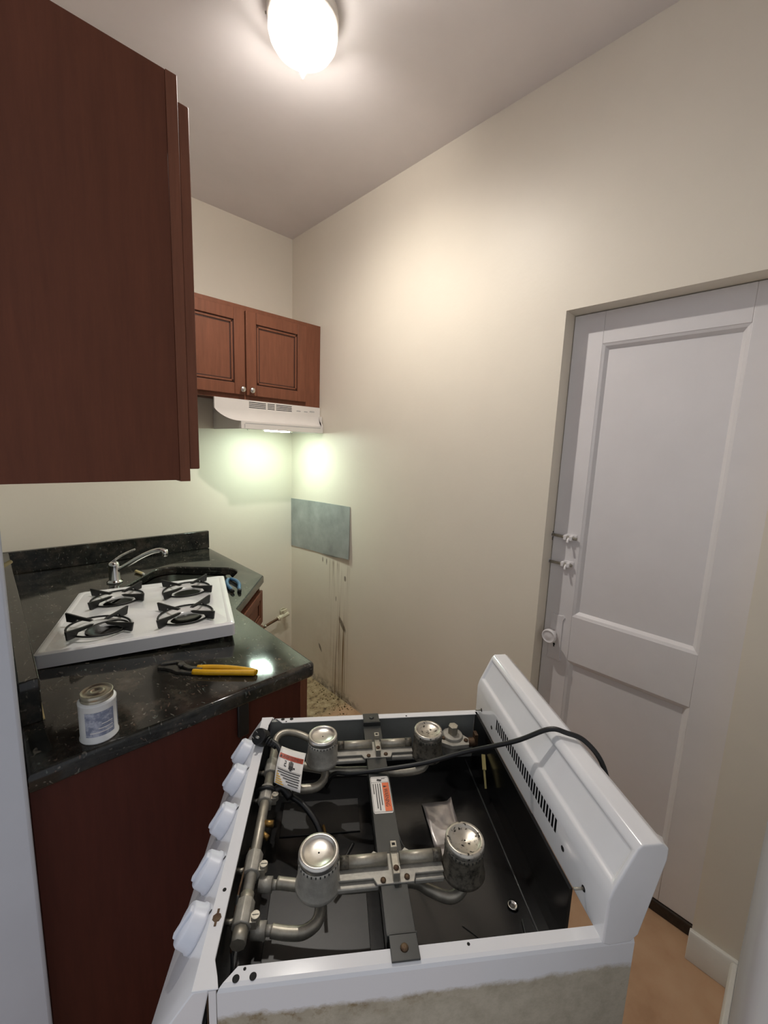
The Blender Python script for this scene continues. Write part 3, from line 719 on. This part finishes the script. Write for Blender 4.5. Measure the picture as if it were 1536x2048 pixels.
# side panels with folded top flange
for near in (1, 0):
    yo, s_ = (0, 1) if near else (SWD, -1)
    bb = B(); prof = [(yo, .03), (yo, ZS-.006), (yo+s_*.002, ZS-.0018), (yo+s_*.006, ZS), (yo+s_*.0205, ZS), (yo+s_*.0205, ZS-.0015), (yo+s_*.0066, ZS-.0015), (yo+s_*.0035, ZS-.003), (yo+s_*.0018, ZS-.007), (yo+s_*.0018, .03)]
    vs = []; xs = [.028, .558]
    for x in xs:
        for (y, z) in prof:
            d_ = abs(y-yo); xx = x
            if x < .1 and z > ZS-.01: xx = .028+d_*.96
            vs.append((xx, y, z))
    n = len(prof); fs = [(i, (i+1) % n, n+(i+1) % n, n+i) for i in range(n)]+[list(range(n)), list(range(n, 2*n))]
    sp_ = obj('side_panel', B().add(vs, fs), 'enamel_g', sv)
    for x, y, r in ((.0478, .0044+.004, .0042), (.0675, .0057+.003, .0042), (.0563, .0170, .0018), (.3356, .0158, .002)):
        h_ = B(); yy = yo+s_*y; h_.lathe([(r, ZS-.0002), (r, ZS+.0003)], 16, Matrix.Translation((x, yy, 0))); obj('flange_hole', h_, 'hole', sp_)
# front rail + slanted control panel
bb = B(); prof = [(.0185, ZS), (.004, ZS), (.001, ZS-.0015), (-.001, ZS-.004), (-.062, ZS-.097), (-.064, ZS-.103), (-.062, ZS-.110), (-.03, ZS-.115), (.0, ZS-.115), (.0, ZS-.10), (.0185, ZS-.003)]
vs = []
for y in (0, SWD):
    vs += [(x, y, z) for x, z in prof]
n = len(prof); fs = [(i, (i+1) % n, n+(i+1) % n, n+i) for i in range(n)]+[list(range(n)), list(range(n, 2*n))]
cp = obj('control_panel', B().add(vs, fs), 'enamel', sv, .0015)
for yy in (0, SWD-.004): obj('front_post', B().box((.0188, yy, ZS-.115), (.0272, yy+.004, ZS-.001)).box((0, yy, .03), (.0272, yy+.004, ZS-.1152)), 'enamel', sv)
bb = B(); bb.prism([(.0, .0), (.030, .0), (.026, .012), (.0185, .03), (.0185, .465), (.022, .48), (.025, SWD), (0, SWD)], ZS-.0005, ZS+.0012); obj('front_rail', bb, 'enamel', sv, .0008)
for x, y, r in ((.0097, .1117, .0026), ):
    h_ = B(); h_.lathe([(r, ZS+.001), (r, ZS+.0016)], 14, Matrix.Translation((x, y, 0))); obj('rail_hole', h_, 'hole', cp)
h_ = B(); h_.lathe([(.0062, ZS+.001), (.0055, ZS+.0018)], 7, Matrix.Translation((.0085, .0765, 0))); h_.bar((.0085, .066, ZS+.0015), (.0085, .087, ZS+.0015), .003, .0008); obj('rust_spot', h_, 'rust', cp)
# black/grey reveal strip with slots beside the knobs
sl = math.atan2(.061, .093)            # panel slope from vertical
pn = Vector((-math.cos(sl), 0, math.sin(sl))); pd = Vector((-math.sin(sl), 0, -math.cos(sl)))
def panel_pt(t, y, out=0): q = Vector((-.001, y, ZS-.004))+pd*t+pn*out; return q
mk = Matrix((Vector((0, 1, 0)), pd, pn)).transposed().to_4x4()
for k, y in enumerate((.4224, .350, .258, .168, .092)):
    m_ = mk.copy(); m_.translation = panel_pt(.036, y)
    kb = B(); kb.lathe([(.0275, 0), (.0275, .004), (.0258, .006), (.0245, .019), (.0228, .0215), (0, .022)], 36, m_)
    kn = obj('control_knob', kb, 'plastic', sv)
    g_ = B(); g_.prism([(-.0055, -.0215), (.0055, -.0215), (.0045, .0215), (-.0045, .0215)], .018, .0255, m_ @ Matrix.Rotation(R(8), 4, 'Z')); obj('knob_grip', g_, 'plastic', kn, .002)
    bz = B(); bz.box((-.0012, -.0335, .0), (.0012, -.0282, .0008), m_); obj('pointer_mark', bz, 'ink', kn)
    bz = B(); bz.box((-.011, .030, .0), (.011, .033, .0005), m_); bz.box((-.006, .035, .0), (.006, .037, .0005), m_); obj('dial_marks', bz, 'hoodgrey', kn)
# oven door, handle, drawer (below the frame edge)
bx('oven_door', (-.045, .006, .235), (-.002, SWD-.006, ZS-.122), 'enamel', sv, .006)
b = B(); b.tube([(-.046, .06, .70), (-.075, .065, .705), (-.078, .10, .707), (-.078, SWD-.10, .707), (-.075, SWD-.065, .705), (-.046, SWD-.06, .70)], .009, 10, 4); obj('door_handle', b, 'enamel', sv)
bx('storage_drawer', (-.043, .006, .04), (-.002, SWD-.006, .228), 'enamel', sv, .006)
# burner box
bx('burner_box_floor', (.020, .0025, ZS-.124), (.506, SWD-.0025, ZS-.120), 'black', sv)
bx('far_inner_wall', (.022, SWD-.012, ZS-.12), (.505, SWD-.004, ZS-.003), 'dgrey', sv)
bx('near_inner_wall', (.030, .0022, ZS-.12), (.497, .004, ZS-.008), 'black', sv)
bx('front_inner_wall', (.0155, .003, ZS-.12), (.0185, SWD-.003, ZS-.004), 'black', sv)
bx('rear_inner_wall', (.506, .068, .03), (.511, SWD-.012, ZS+.0), 'black', sv)
bx('oven_box', (.0, .0025, .04), (.47, SWD-.0025, ZS-.126), 'black', sv)
b = B(); b.bar((.486, .06, ZS-.119), (.486, .47, ZS-.119), .003, .004); obj('floor_ridge', b, 'strap', sv, .001)
bx('floor_reflection', (.062, .300, ZS-.120), (.218, .378, ZS-.1175), 'plate', sv, .001)  # thin raised boxes standing in for faint reflections on the black floor
bx('floor_reflection', (.060, .06, ZS-.120), (.221, .205, ZS-.1175), 'plate', sv, .001)
b = B(); b.box((.066, .064, ZS-.1175), (.150, .10, ZS-.1168)); obj('pale_reflection', b, 'galv', sv)  # pale strip on top, also a reflection put in as a solid
# strap across the middle
ps = B(); z1 = ZS-.006
ps.box((.232, .034, z1-.0025), (.2715, .459, z1)); ps.box((.2325, .036, z1-.026), (.2345, .457, z1-.002)); ps.box((.269, .036, z1-.026), (.271, .457, z1-.002))
ps.box((.234, .0045, ZS+.0002), (.2705, .0345, ZS+.0026)); ps.box((.2325, .457, ZS+.0002), (.2695, .489, ZS+.0026)); ps.box((.232, .0325, z1-.0025), (.2715, .0355, ZS+.0026)); ps.box((.232, .4565, z1-.0025), (.2715, .4595, ZS+.0026))
stp = obj('centre_strap', ps, 'strap', sv, .0006)
for y in (.018, .473):
    b = B(); b.lathe([(.0055, ZS+.0026), (.0045, ZS+.0045), (.001, ZS+.005), (0, ZS+.0046)], 12, Matrix.Translation((.252, y, 0))); obj('strap_screw', b, 'rust' if y < .1 else 'strap', stp)
# warning sticker on the strap: u runs along -y (reading direction), v along +x
def stk(uu, vv, dz=.0002): return (.2335+.0355*vv, .306-.0825*uu, z1+dz)
b = B(); b.prism([(.2335+.0355*y_, .306-.0825*x_) for x_, y_ in rrect(0, 0, 1, 1, .08, 4)], z1, z1+.0003); stick = obj('warning_sticker', b, 'label', stp)
def stf(dz): return lambda a_, c_: stk(a_, c_, dz)
b = B(); rect_on(b, stf(.0005), .19, .60, .955, .955); obj('orange_band', b, 'orange', stick)
b = B(); put_text(b, 'WARNING', stf(.0007), .36, .66, .84, .88)
b.add([stk(.27, .66, .0007), stk(.33, .66, .0007), stk(.30, .86, .0007)], [(0, 1, 2)])
for k in range(4): rect_on(b, stf(.0006), .21, .47-.12*k, (.80, .93, .88, .5)[k], .515-.12*k)
for (x0, y0, x1, y1) in ((.03, .03, .97, .045), (.03, .955, .97, .97), (.03, .03, .036, .97), (.964, .03, .97, .97), (.17, .03, .176, .97)): rect_on(b, stf(.0006), x0, y0, x1, y1)
b.add([stk(.07, .38, .0007), stk(.13, .34, .0007), stk(.15, .55, .0007), stk(.10, .62, .0007)], [(0, 1, 2, 3)])
rect_on(b, stf(.0007), .06, .60, .075, .80)
obj('sticker_print', b, 'ink', stick)

# burners
YNr, YFr, XF, XR = .124, .374, .141, .363
def burner(x, y, burnt):
    b = B(); zt = ZS+.040
    b.lathe([(.020, ZS-.024), (.033, ZS-.018), (.0345, ZS-.015), (.0335, ZS-.011), (.0315, ZS-.008), (.0295, ZS+.020), (.0302, ZS+.023), (.0302, ZS+.027), (.0285, ZS+.030)], 40, Matrix.Translation((x, y, 0)))
    h = obj('burner_head', b, 'burnt_side' if burnt else 'alum', sv)
    b = B(); b.lathe([(.0285, ZS+.0285), (.0300, ZS+.030), (.0300, ZS+.036), (.0288, zt), (.0245, zt), (.0232, zt-.0018), (.0205, zt-.0035), (.008, zt-.006 if burnt else zt-.0045), (0, zt-.0075 if burnt else zt-.0045)], 40, Matrix.Translation((x, y, 0)))
    obj('burner_cap', b, 'burnt' if burnt else 'alum_cap', h)
    b = B(); b.lathe([(.0016, zt-.0046), (0, zt-.003)], 8, Matrix.Translation((x, y, 0))); obj('cap_pin', b, 'ink', h)
    b = B()
    for k in range(30):
        a = 2*math.pi*k/30; m_ = Matrix.Translation((x, y, ZS+.0265)) @ Matrix.Rotation(a, 4, 'Z'); b.box((.0296, -.0009, -.0015), (.0305, .0009, .0015), m_)
    obj('flame_ports', b, 'strap', h, kind='stuff')
    return h
for x, y, br in ((XF, YFr, 0), (XF, YNr, 0), (XR, YFr, 1), (XR, YNr, 1)): burner(x, y, br)
# manifold and valves
XM, ZM = .0375, ZS-.030
b = B(); b.cyl((XM, .082, ZM), (XM, .435, ZM), .0085, n=18); mf = obj('gas_manifold', b, 'steel', sv)
b = B(); b.cyl((XM, .064, ZM), (XM, .084, ZM), .0105, n=8); b.cyl((XM, .112, ZM), (XM, .128, ZM), .0098, n=16); obj('manifold_cap', b, 'steel', mf)
for y in (.100, .172, .305, .372):
    b = B(); b.cyl((XM, y-.017, ZM), (XM, y+.017, ZM), .0135, n=8, smooth=False); b.box((XM-.010, y-.012, ZM-.022), (XM+.010, y+.012, ZM-.004)); vv = obj('gas_valve_body', b, 'alum', sv, .0012)
    b = B(); b.box((XM+.010, y-.015, ZM-.008), (XM+.020, y-.002, ZM+.006)); b.cyl((XM+.018, y-.008, ZM-.002), (XM+.018, y-.008, ZM+.010), .0062, n=12); b.bar((XM+.0135, y-.008, ZM+.0104), (XM+.0225, y-.008, ZM+.0104), .0012, .001); obj('valve_lug', b, 'steel', vv, .0008)
    b = B(); b.cyl((XM-.012, y, ZM-.008), (.010, y, ZM-.012), .004, n=10); obj('valve_stem', b, 'steel', vv)
b = B(); b.cyl((XM+.006, .245, ZM), (XM+.022, .243, ZM), .0055, n=8); b.cyl((XM+.006, .228, ZM-.003), (XM+.016, .222, ZM-.006), .0045, n=8); obj('oven_gas_tap', b, 'brass', mf)
# supply tubes
def gtube(pts, r=.0085, mat='steel', nm='supply_tube'):
    b = B(); b.tube(pts, r, 14, 7); return obj(nm, b, mat, sv)
z5 = ZS-.045
def orifice(y, x0=.050):
    b = B(); b.cyl((x0, y, z5), (x0+.020, y-.002, z5), .0105, n=12); b.cyl((x0+.020, y-.002, z5), (x0+.030, y-.003, z5), .0065, n=12); obj('orifice_hood', b, 'alum', sv)
gtube([(.078, .088, z5), (.100, .083, z5), (.122, .082, z5), (.140, .093, z5), (.145, .112, z5+.004), (.143, .122, z5+.024)]); orifice(.091)
gtube([(.078, .150, z5+.004), (.12, .141, z5+.005), (.18, .133, z5+.005), (.235, .1325, z5+.005), (.286, .133, z5+.004), (.31, .119, z5+.003), (.338, .105, z5+.004), (.358, .109, z5+.010), (.363, .122, z5+.026)]); orifice(.153)
gtube([(.085, .333, z5), (.110, .331, z5), (.132, .335, z5), (.146, .352, z5+.002), (.146, .367, z5+.012), (.142, .373, z5+.026)]); orifice(.334, .054)
gtube([(.085, .392, z5+.004), (.12, .380, z5+.005), (.174, .366, z5+.005), (.232, .3625, z5+.005), (.30, .354, z5+.004), (.345, .357, z5+.006), (.360, .366, z5+.014), (.363, .374, z5+.026)]); orifice(.396, .056)
gtube([(.036, .425, ZS-.034), (.038, .452, ZS-.022), (.060, .464, ZS-.018), (.105, .446, ZS-.020), (.150, .425, ZS-.05)], .0075)
# burner brackets: two flash tubes, plates and a centre clip per row
for yb in (YNr+.011, YFr+.013):
    zc = ZS+.002
    for xa, xb in ((.176, .245), (.264, .326)):
        b = B(); b.cyl((xa, yb, zc), (xb, yb, zc), .0085, n=16); ft = obj('flash_tube', b, 'steel', sv)
        b = B(); b.cyl((xa-.004 if xa < .2 else xb-.010, yb, zc), (xa+.010 if xa < .2 else xb+.004, yb, zc), .0088, n=16); obj('sooty_end', b, 'burnt_side', ft)
    b = B(); zb_ = ZS-.004
    b.prism([(.168, yb-.022), (.222, yb-.022), (.227, yb-.032), (.282, yb-.032), (.286, yb-.020), (.330, yb-.020), (.330, yb+.012), (.284, yb+.016), (.276, yb+.022), (.268, yb+.014), (.236, yb+.014), (.226, yb+.020), (.218, yb+.013), (.168, yb+.012)], zb_-.003, zb_); br = obj('burner_bracket', b, 'alum', sv, .0006)
    b = B(); b.box((.2505, yb+.004, zb_), (.2605, yb+.015, ZS+.018)); b.box((.2505, yb-.030, zb_), (.2605, yb+.004, ZS+.010)); cp_ = obj('bracket_clip', b, 'steel', br, .0008)
    for x, y in ((.236, yb-.027), (.272, yb-.025), (.2555, yb-.022)):
        b = B(); b.lathe([(.0042, zb_), (.0042, zb_+.002 if abs(x-.2555) > .01 else ZS+.0115), (.0015, zb_+.003 if abs(x-.2555) > .01 else ZS+.012)], 8, Matrix.Translation((x, y, 0))); obj('bracket_screw', b, 'rust', br)
    b = B(); b.box((.253, yb+.007, ZS+.0178), (.258, yb+.011, ZS+.0184)); obj('clip_hole', b, 'hole', cp_)
    bx('bracket_flange', (.168, yb-.030, zb_-.014), (.230, yb-.014, zb_-.006), 'alum', br, .002); bx('bracket_flange', (.284, yb-.026, zb_-.014), (.33, yb-.014, zb_-.006), 'alum', br, .002)
# regulator in the far rear corner
rz = ZS-.03
b = B(); b.prism([(.405, .440), (.43, .470), (.452, .462), (.475, .430), (.470, .410), (.430, .408), (.410, .420)], rz-.010, rz); b.lathe([(.024, rz), (.022, rz+.006), (.012, rz+.008)], 24, Matrix.Translation((.440, .440, 0))); b.cyl((.44, .44, rz-.04), (.44, .44, rz-.01), .02, n=16)
rg = obj('gas_regulator', b, 'alum', sv, .001)
b = B(); b.cyl((.440, .440, rz+.006), (.440, .440, rz+.027), .0115, n=6, smooth=False); obj('hex_cap', b, 'steel', rg, .0008)
for x, y in ((.417, .434), (.466, .422), (.440, .464)):
    b = B(); b.lathe([(.005, rz), (.005, rz+.003), (0, rz+.004)], 10, Matrix.Translation((x, y, 0))); obj('regulator_screw', b, 'rust', rg)
b = B(); b.tube([(.462, .432, rz-.012), (.478, .430, rz-.010), (.492, .428, rz-.008)], .010, 10, 3); b.box((.487, .420, rz-.012), (.494, .436, rz+.014)); obj('inlet_pipe', b, 'rust', rg)
b = B(); b.prism([(.4835, ZS-.055), (.4835, ZS-.10), (.4835+.0, ZS-.10)], 0, .001) if False else None
yb_ = B(); yb_.bar((.500, .398, ZS-.048), (.494, .372, ZS-.064), .003, .008, (1, 0, 0)); yb_.bar((.494, .374, ZS-.062), (.492, .352, ZS-.092), .002, .004, (1, 0, 0)); yb_.bar((.498, .392, ZS-.054), (.492, .352, ZS-.092), .002, .004, (1, 0, 0)); obj('corner_bracket', yb_, 'ochre', sv)
# foil sheet on the floor of the box
tb = B(); nx, ny = 8, 14
def foil(a_, c_):
    return (.352+.062*a_+.006*c_, .352-.150*c_-.004*a_, ZS-.1172+.004*math.sin(5*c_+2*a_)**2+.002*math.sin(17*c_)*math.cos(9*a_)+(.012*max(0, a_-.85)/.15*max(0, .3-c_)/.3))
rect_on(tb, foil, 0, 0, 1, 1, nx, ny); tb.sm = [True]*len(tb.f); fo = obj('foil_sheet', tb, 'foil', sv)
md = fo.modifiers.new('thick', 'SOLIDIFY'); md.thickness = .0006
# thin wires, floor eyelet
for pts, r, mt_ in (([(.286, .30, ZS-.09), (.292, .25, ZS-.10), (.315, .21, ZS-.09), (.345, .165, ZS-.05), (.352, .15, ZS-.03)], .0011, 'strap'),
                    ([(.146, .27, ZS-.07), (.150, .24, ZS-.06), (.148, .20, ZS-.05), (.150, .165, ZS-.045)], .0028, 'brass'),
                    ([(.20, .24, ZS-.08), (.185, .215, ZS-.08), (.165, .19, ZS-.08)], .003, 'rubber'),
                    ([(.36, .10, ZS-.09), (.39, .10, ZS-.118), (.42, .07, ZS-.119), (.455, .075, ZS-.118), (.468, .12, ZS-.117)], .0009, 'strap'),
                    ([(.026, .12, ZS-.02), (.024, .09, ZS-.05), (.030, .06, ZS-.08), (.026, .035, ZS-.11)], .002, 'strap'),
                    ([(.028, .20, ZS-.03), (.026, .15, ZS-.025), (.025, .11, ZS-.028), (.027, .07, ZS-.05)], .0016, 'rust')):
    gtube(pts, r, mt_, 'ignition_wire')
b = B(); b.lathe([(.007, ZS-.1198), (.009, ZS-.117), (.006, ZS-.1165), (.004, ZS-.119)], 18, Matrix.Translation((.462, .142, 0))); obj('floor_grommet', b, 'chrome', sv)
# backguard
bgp = [(.512, ZS-.002), (.512, ZS+.064), (.516, ZS+.078), (.543, ZS+.137), (.549, ZS+.143), (.576, ZS+.143), (.587, ZS+.135), (.587, ZS+.118), (.562, ZS+.006), (.552, ZS-.004), (.522, ZS-.006)]
bb = B(); bb.prism(bgp, 0, SWD, Matrix(((1, 0, 0, 0), (0, 0, 1, 0), (0, 1, 0, 0), (0, 0, 0, 1))))
me = mesh_of('backguard', bb); bm = bmesh.new(); bm.from_mesh(me)
# recessed field on the slanted face
fc = max((f for f in bm.faces if f.normal.x < -.5 and f.normal.z > .2 and len(f.verts) == 4), key=lambda f: f.calc_area())
r1 = bmesh.ops.inset_individual(bm, faces=[fc], thickness=.0085, depth=0)
r2 = bmesh.ops.inset_individual(bm, faces=[fc], thickness=.006, depth=-.0045)
ed = [e for e in bm.edges if len(e.link_faces) == 2 and e.calc_face_angle() > R(25) and all(v.co.z > ZS-.011 for v in e.verts)]
bmesh.ops.bevel(bm, geom=ed, offset=.0068, segments=4, profile=.6, affect='EDGES', clamp_overlap=True)
bm.to_mesh(me); bm.free()
for p in me.polygons: p.use_smooth = True
me.set_sharp_from_angle(angle=R(60))
bg = obj('backguard', me, 'enamel', sv)
cut = B(); ns = 28
for k in range(ns):
    y = .127+(.368-.127)*k/(ns-1); cut.box((.500, y-.0028, ZS+.034), (.528, y+.0028, ZS+.058))
boolean(bg, cut, 'hole')
for y, z, screw in ((.4565, .0217, 1), (.3932, .0223, 0), (.103, .0296, 0), (.0476, .0253, 1)):
    mh = Matrix.Translation((.5122, y, ZS+z)) @ Matrix.Rotation(-math.pi/2, 4, 'Y')
    b = B(); b.lathe([(.0042, 0), (.0042, .0005)], 14, mh); h_ = obj('mounting_hole', b, 'hole', bg)
    if screw:
        b = B(); b.cyl((.512, y, ZS+z), (.498, y+.002, ZS+z-.001), .0018, n=8); obj('mounting_screw', b, 'steel', h_)
bx('rear_skirt', (.545, .004, .05), (.556, .012, ZS-.012), 'enamel', sv)

# ------------------------------------------------------------------ power cord with plug and tag
bpy.context.view_layer.update()
pcord = thing('power_cord', 'black stove power cord with plug and warning tag draped over the burners', 'power cord', (SX, SY, 0), (0, 0, SROT))
pth = [(.62, .10, ZS-.10), (.606, .125, ZS+.06), (.600, .150, ZS+.125), (.585, .180, ZS+.148), (.560, .197, ZS+.153), (.535, .212, ZS+.150), (.49, .240, ZS+.108), (.415, .290, ZS+.050), (.34, .306, ZS+.018), (.262, .315, ZS+.0015), (.20, .325, ZS-.012), (.165, .345, ZS-.028), (.150, .352, ZS-.062)]
b = B(); b.tube(pth, .0042, 12, 8, 1.0); obj('cord', b, 'rubber', pcord)
b = B(); b.tube([(.036, .392, ZS+.016), (.052, .380, ZS+.010), (.066, .352, ZS-.004), (.066, .322, ZS-.020), (.080, .312, ZS-.038), (.108, .292, ZS-.044), (.134, .264, ZS-.058), (.146, .24, ZS-.075)], .0052, 12, 6); obj('cord', b, 'rubber', pcord)
b = B(); b.tube([(XM+.019*math.cos(2*math.pi*i/16), .308, ZM+.015*math.sin(2*math.pi*i/16)) for i in range(17)], .0035, 8, 1); b.tube([(XM+.017, .308, ZM+.006), (.066, .312, ZM+.008), (.082, .305, ZM-.008)], .0075, 10, 4); obj('cord_wrap', b, 'rubber', pcord)
pm = Vector((0, 0, 1)).rotation_difference(Vector((-.45, -.55, .70)).normalized()).to_matrix().to_4x4() @ Matrix.Rotation(R(40), 4, 'Z'); pm.translation = Vector((.012, .404, ZS+.018))
b = B(); b.lathe([(.0155, -.010), (.0165, -.006), (.0165, .010), (.014, .014), (.010, .018), (0, .018)], 28, pm @ Matrix.Rotation(math.pi, 4, 'Y')); pg_ = obj('plug', b, 'rubber', pcord)
b = B()
for k in range(5): 
    p0 = Vector((.022, .400, ZS+.0175)).lerp(Vector((.046, .384, ZS+.010)), k/5); p1 = Vector((.022, .400, ZS+.0175)).lerp(Vector((.046, .384, ZS+.010)), (k+.7)/5); b.cyl(p0, p1, .0085-.0006*k, n=12)
b.cyl((.018, .402, ZS+.018), (.046, .384, ZS+.010), .006, n=12); obj('strain_relief', b, 'rubber', pg_)
b = B()
b.box((-.007, -.0030, .008), (-.0055, .0040, .022), pm); b.box((.0055, -.0030, .008), (.007, .0040, .022), pm); b.cyl(pm @ Vector((0, -.008, .008)), pm @ Vector((0, -.008, .024)), .0024, n=10)
obj('plug_prongs', b, 'chrome', pg_)
# tag
TA, TB, TC, TD = Vector((.0585, .372, ZS+.020)), Vector((.1090, .345, ZS+.022)), Vector((.1025, .277, ZS-.004)), Vector((.0515, .308, ZS-.006))
tn = (TB-TA).cross(TA-TD).normalized()
def tagf(dz):
    def g(a_, c_):                                   # a across, c up
        p = (TD.lerp(TC, a_)).lerp(TA.lerp(TB, a_), c_)
        return p+tn*(dz+.006*math.sin(c_*math.pi)-.003*math.sin(a_*math.pi))
    return g
b = B(); rect_on(b, tagf(0), 0, 0, 1, 1, 8, 12); b.sm = [True]*len(b.f); tg = obj('warning_tag', b, 'label', pcord)
md = tg.modifiers.new('thick', 'SOLIDIFY'); md.thickness = .0004; md.offset = -1
b = B(); rect_on(b, tagf(.0006), .03, .66, .97, .80, 10, 2); obj('red_band', b, 'red', tg)
b = B(); put_text(b, 'AVERTISSEMENT', tagf(.0010), .17, .685, .94, .775)
b.add([tagf(.001)(.06, .685), tagf(.001)(.14, .685), tagf(.001)(.10, .775)], [(0, 1, 2)])
F_ = tagf(.0009)
for (x0, y0, x1, y1) in ((.45, .43, .62, .52), (.44, .52, .475, .62), (.485, .52, .52, .645), (.53, .52, .565, .64), (.575, .52, .61, .62), (.63, .46, .70, .50), (.50, .40, .57, .43)): rect_on(b, F_, x0, y0, x1, y1)
for (x0, y0, x1, y1) in ((.27, .60, .34, .62), (.32, .55, .34, .60), (.27, .535, .34, .555), (.27, .48, .29, .535), (.27, .47, .36, .49)): rect_on(b, F_, x0, y0, x1, y1)
for k, (a_, c_) in enumerate(((.06, .94), (.08, .90), (.20, .94), (.30, .92), (.42, .92), (.50, .90))): rect_on(b, F_, a_, .345-.055*k, c_, .365-.055*k, 6, 1)
rect_on(b, F_, .03, .385, .97, .392, 8, 1)
obj('tag_print', b, 'ink', tg)
b = B()
for k in range(6): rect_on(b, F_, .05, .02+.05*k, .34-.05*k, .042+.05*k, 3, 1)
obj('tag_yellow_lines', b, 'yellow', tg)

# ------------------------------------------------------------------ crumbs of dirt in the stove gap
b = B()
for k in range(140):
    x = -abs(random.gauss(0, .07))-.004; y = -.30-random.random()*.42; r = .0015+.004*random.random()**2
    if x < -.2: continue
    m_ = Matrix.Translation((x, y, r*.4)) @ Matrix.Rotation(random.random()*6, 4, 'Z')
    b.add([m_ @ Vector(p) for p in ((-r, -r*.7, -r*.4), (r, -r*.5, -r*.4), (r*.6, r, -r*.4), (-r*.7, r*.6, -r*.4), (0, 0, r*.8))], [(3, 2, 1, 0), (0, 1, 4), (1, 2, 4), (2, 3, 4), (3, 0, 4)])
db = obj('floor_debris', b, 'grit', kind='stuff'); tag(db, 'brown crumbs and grit on the floor along the right wall', 'debris')
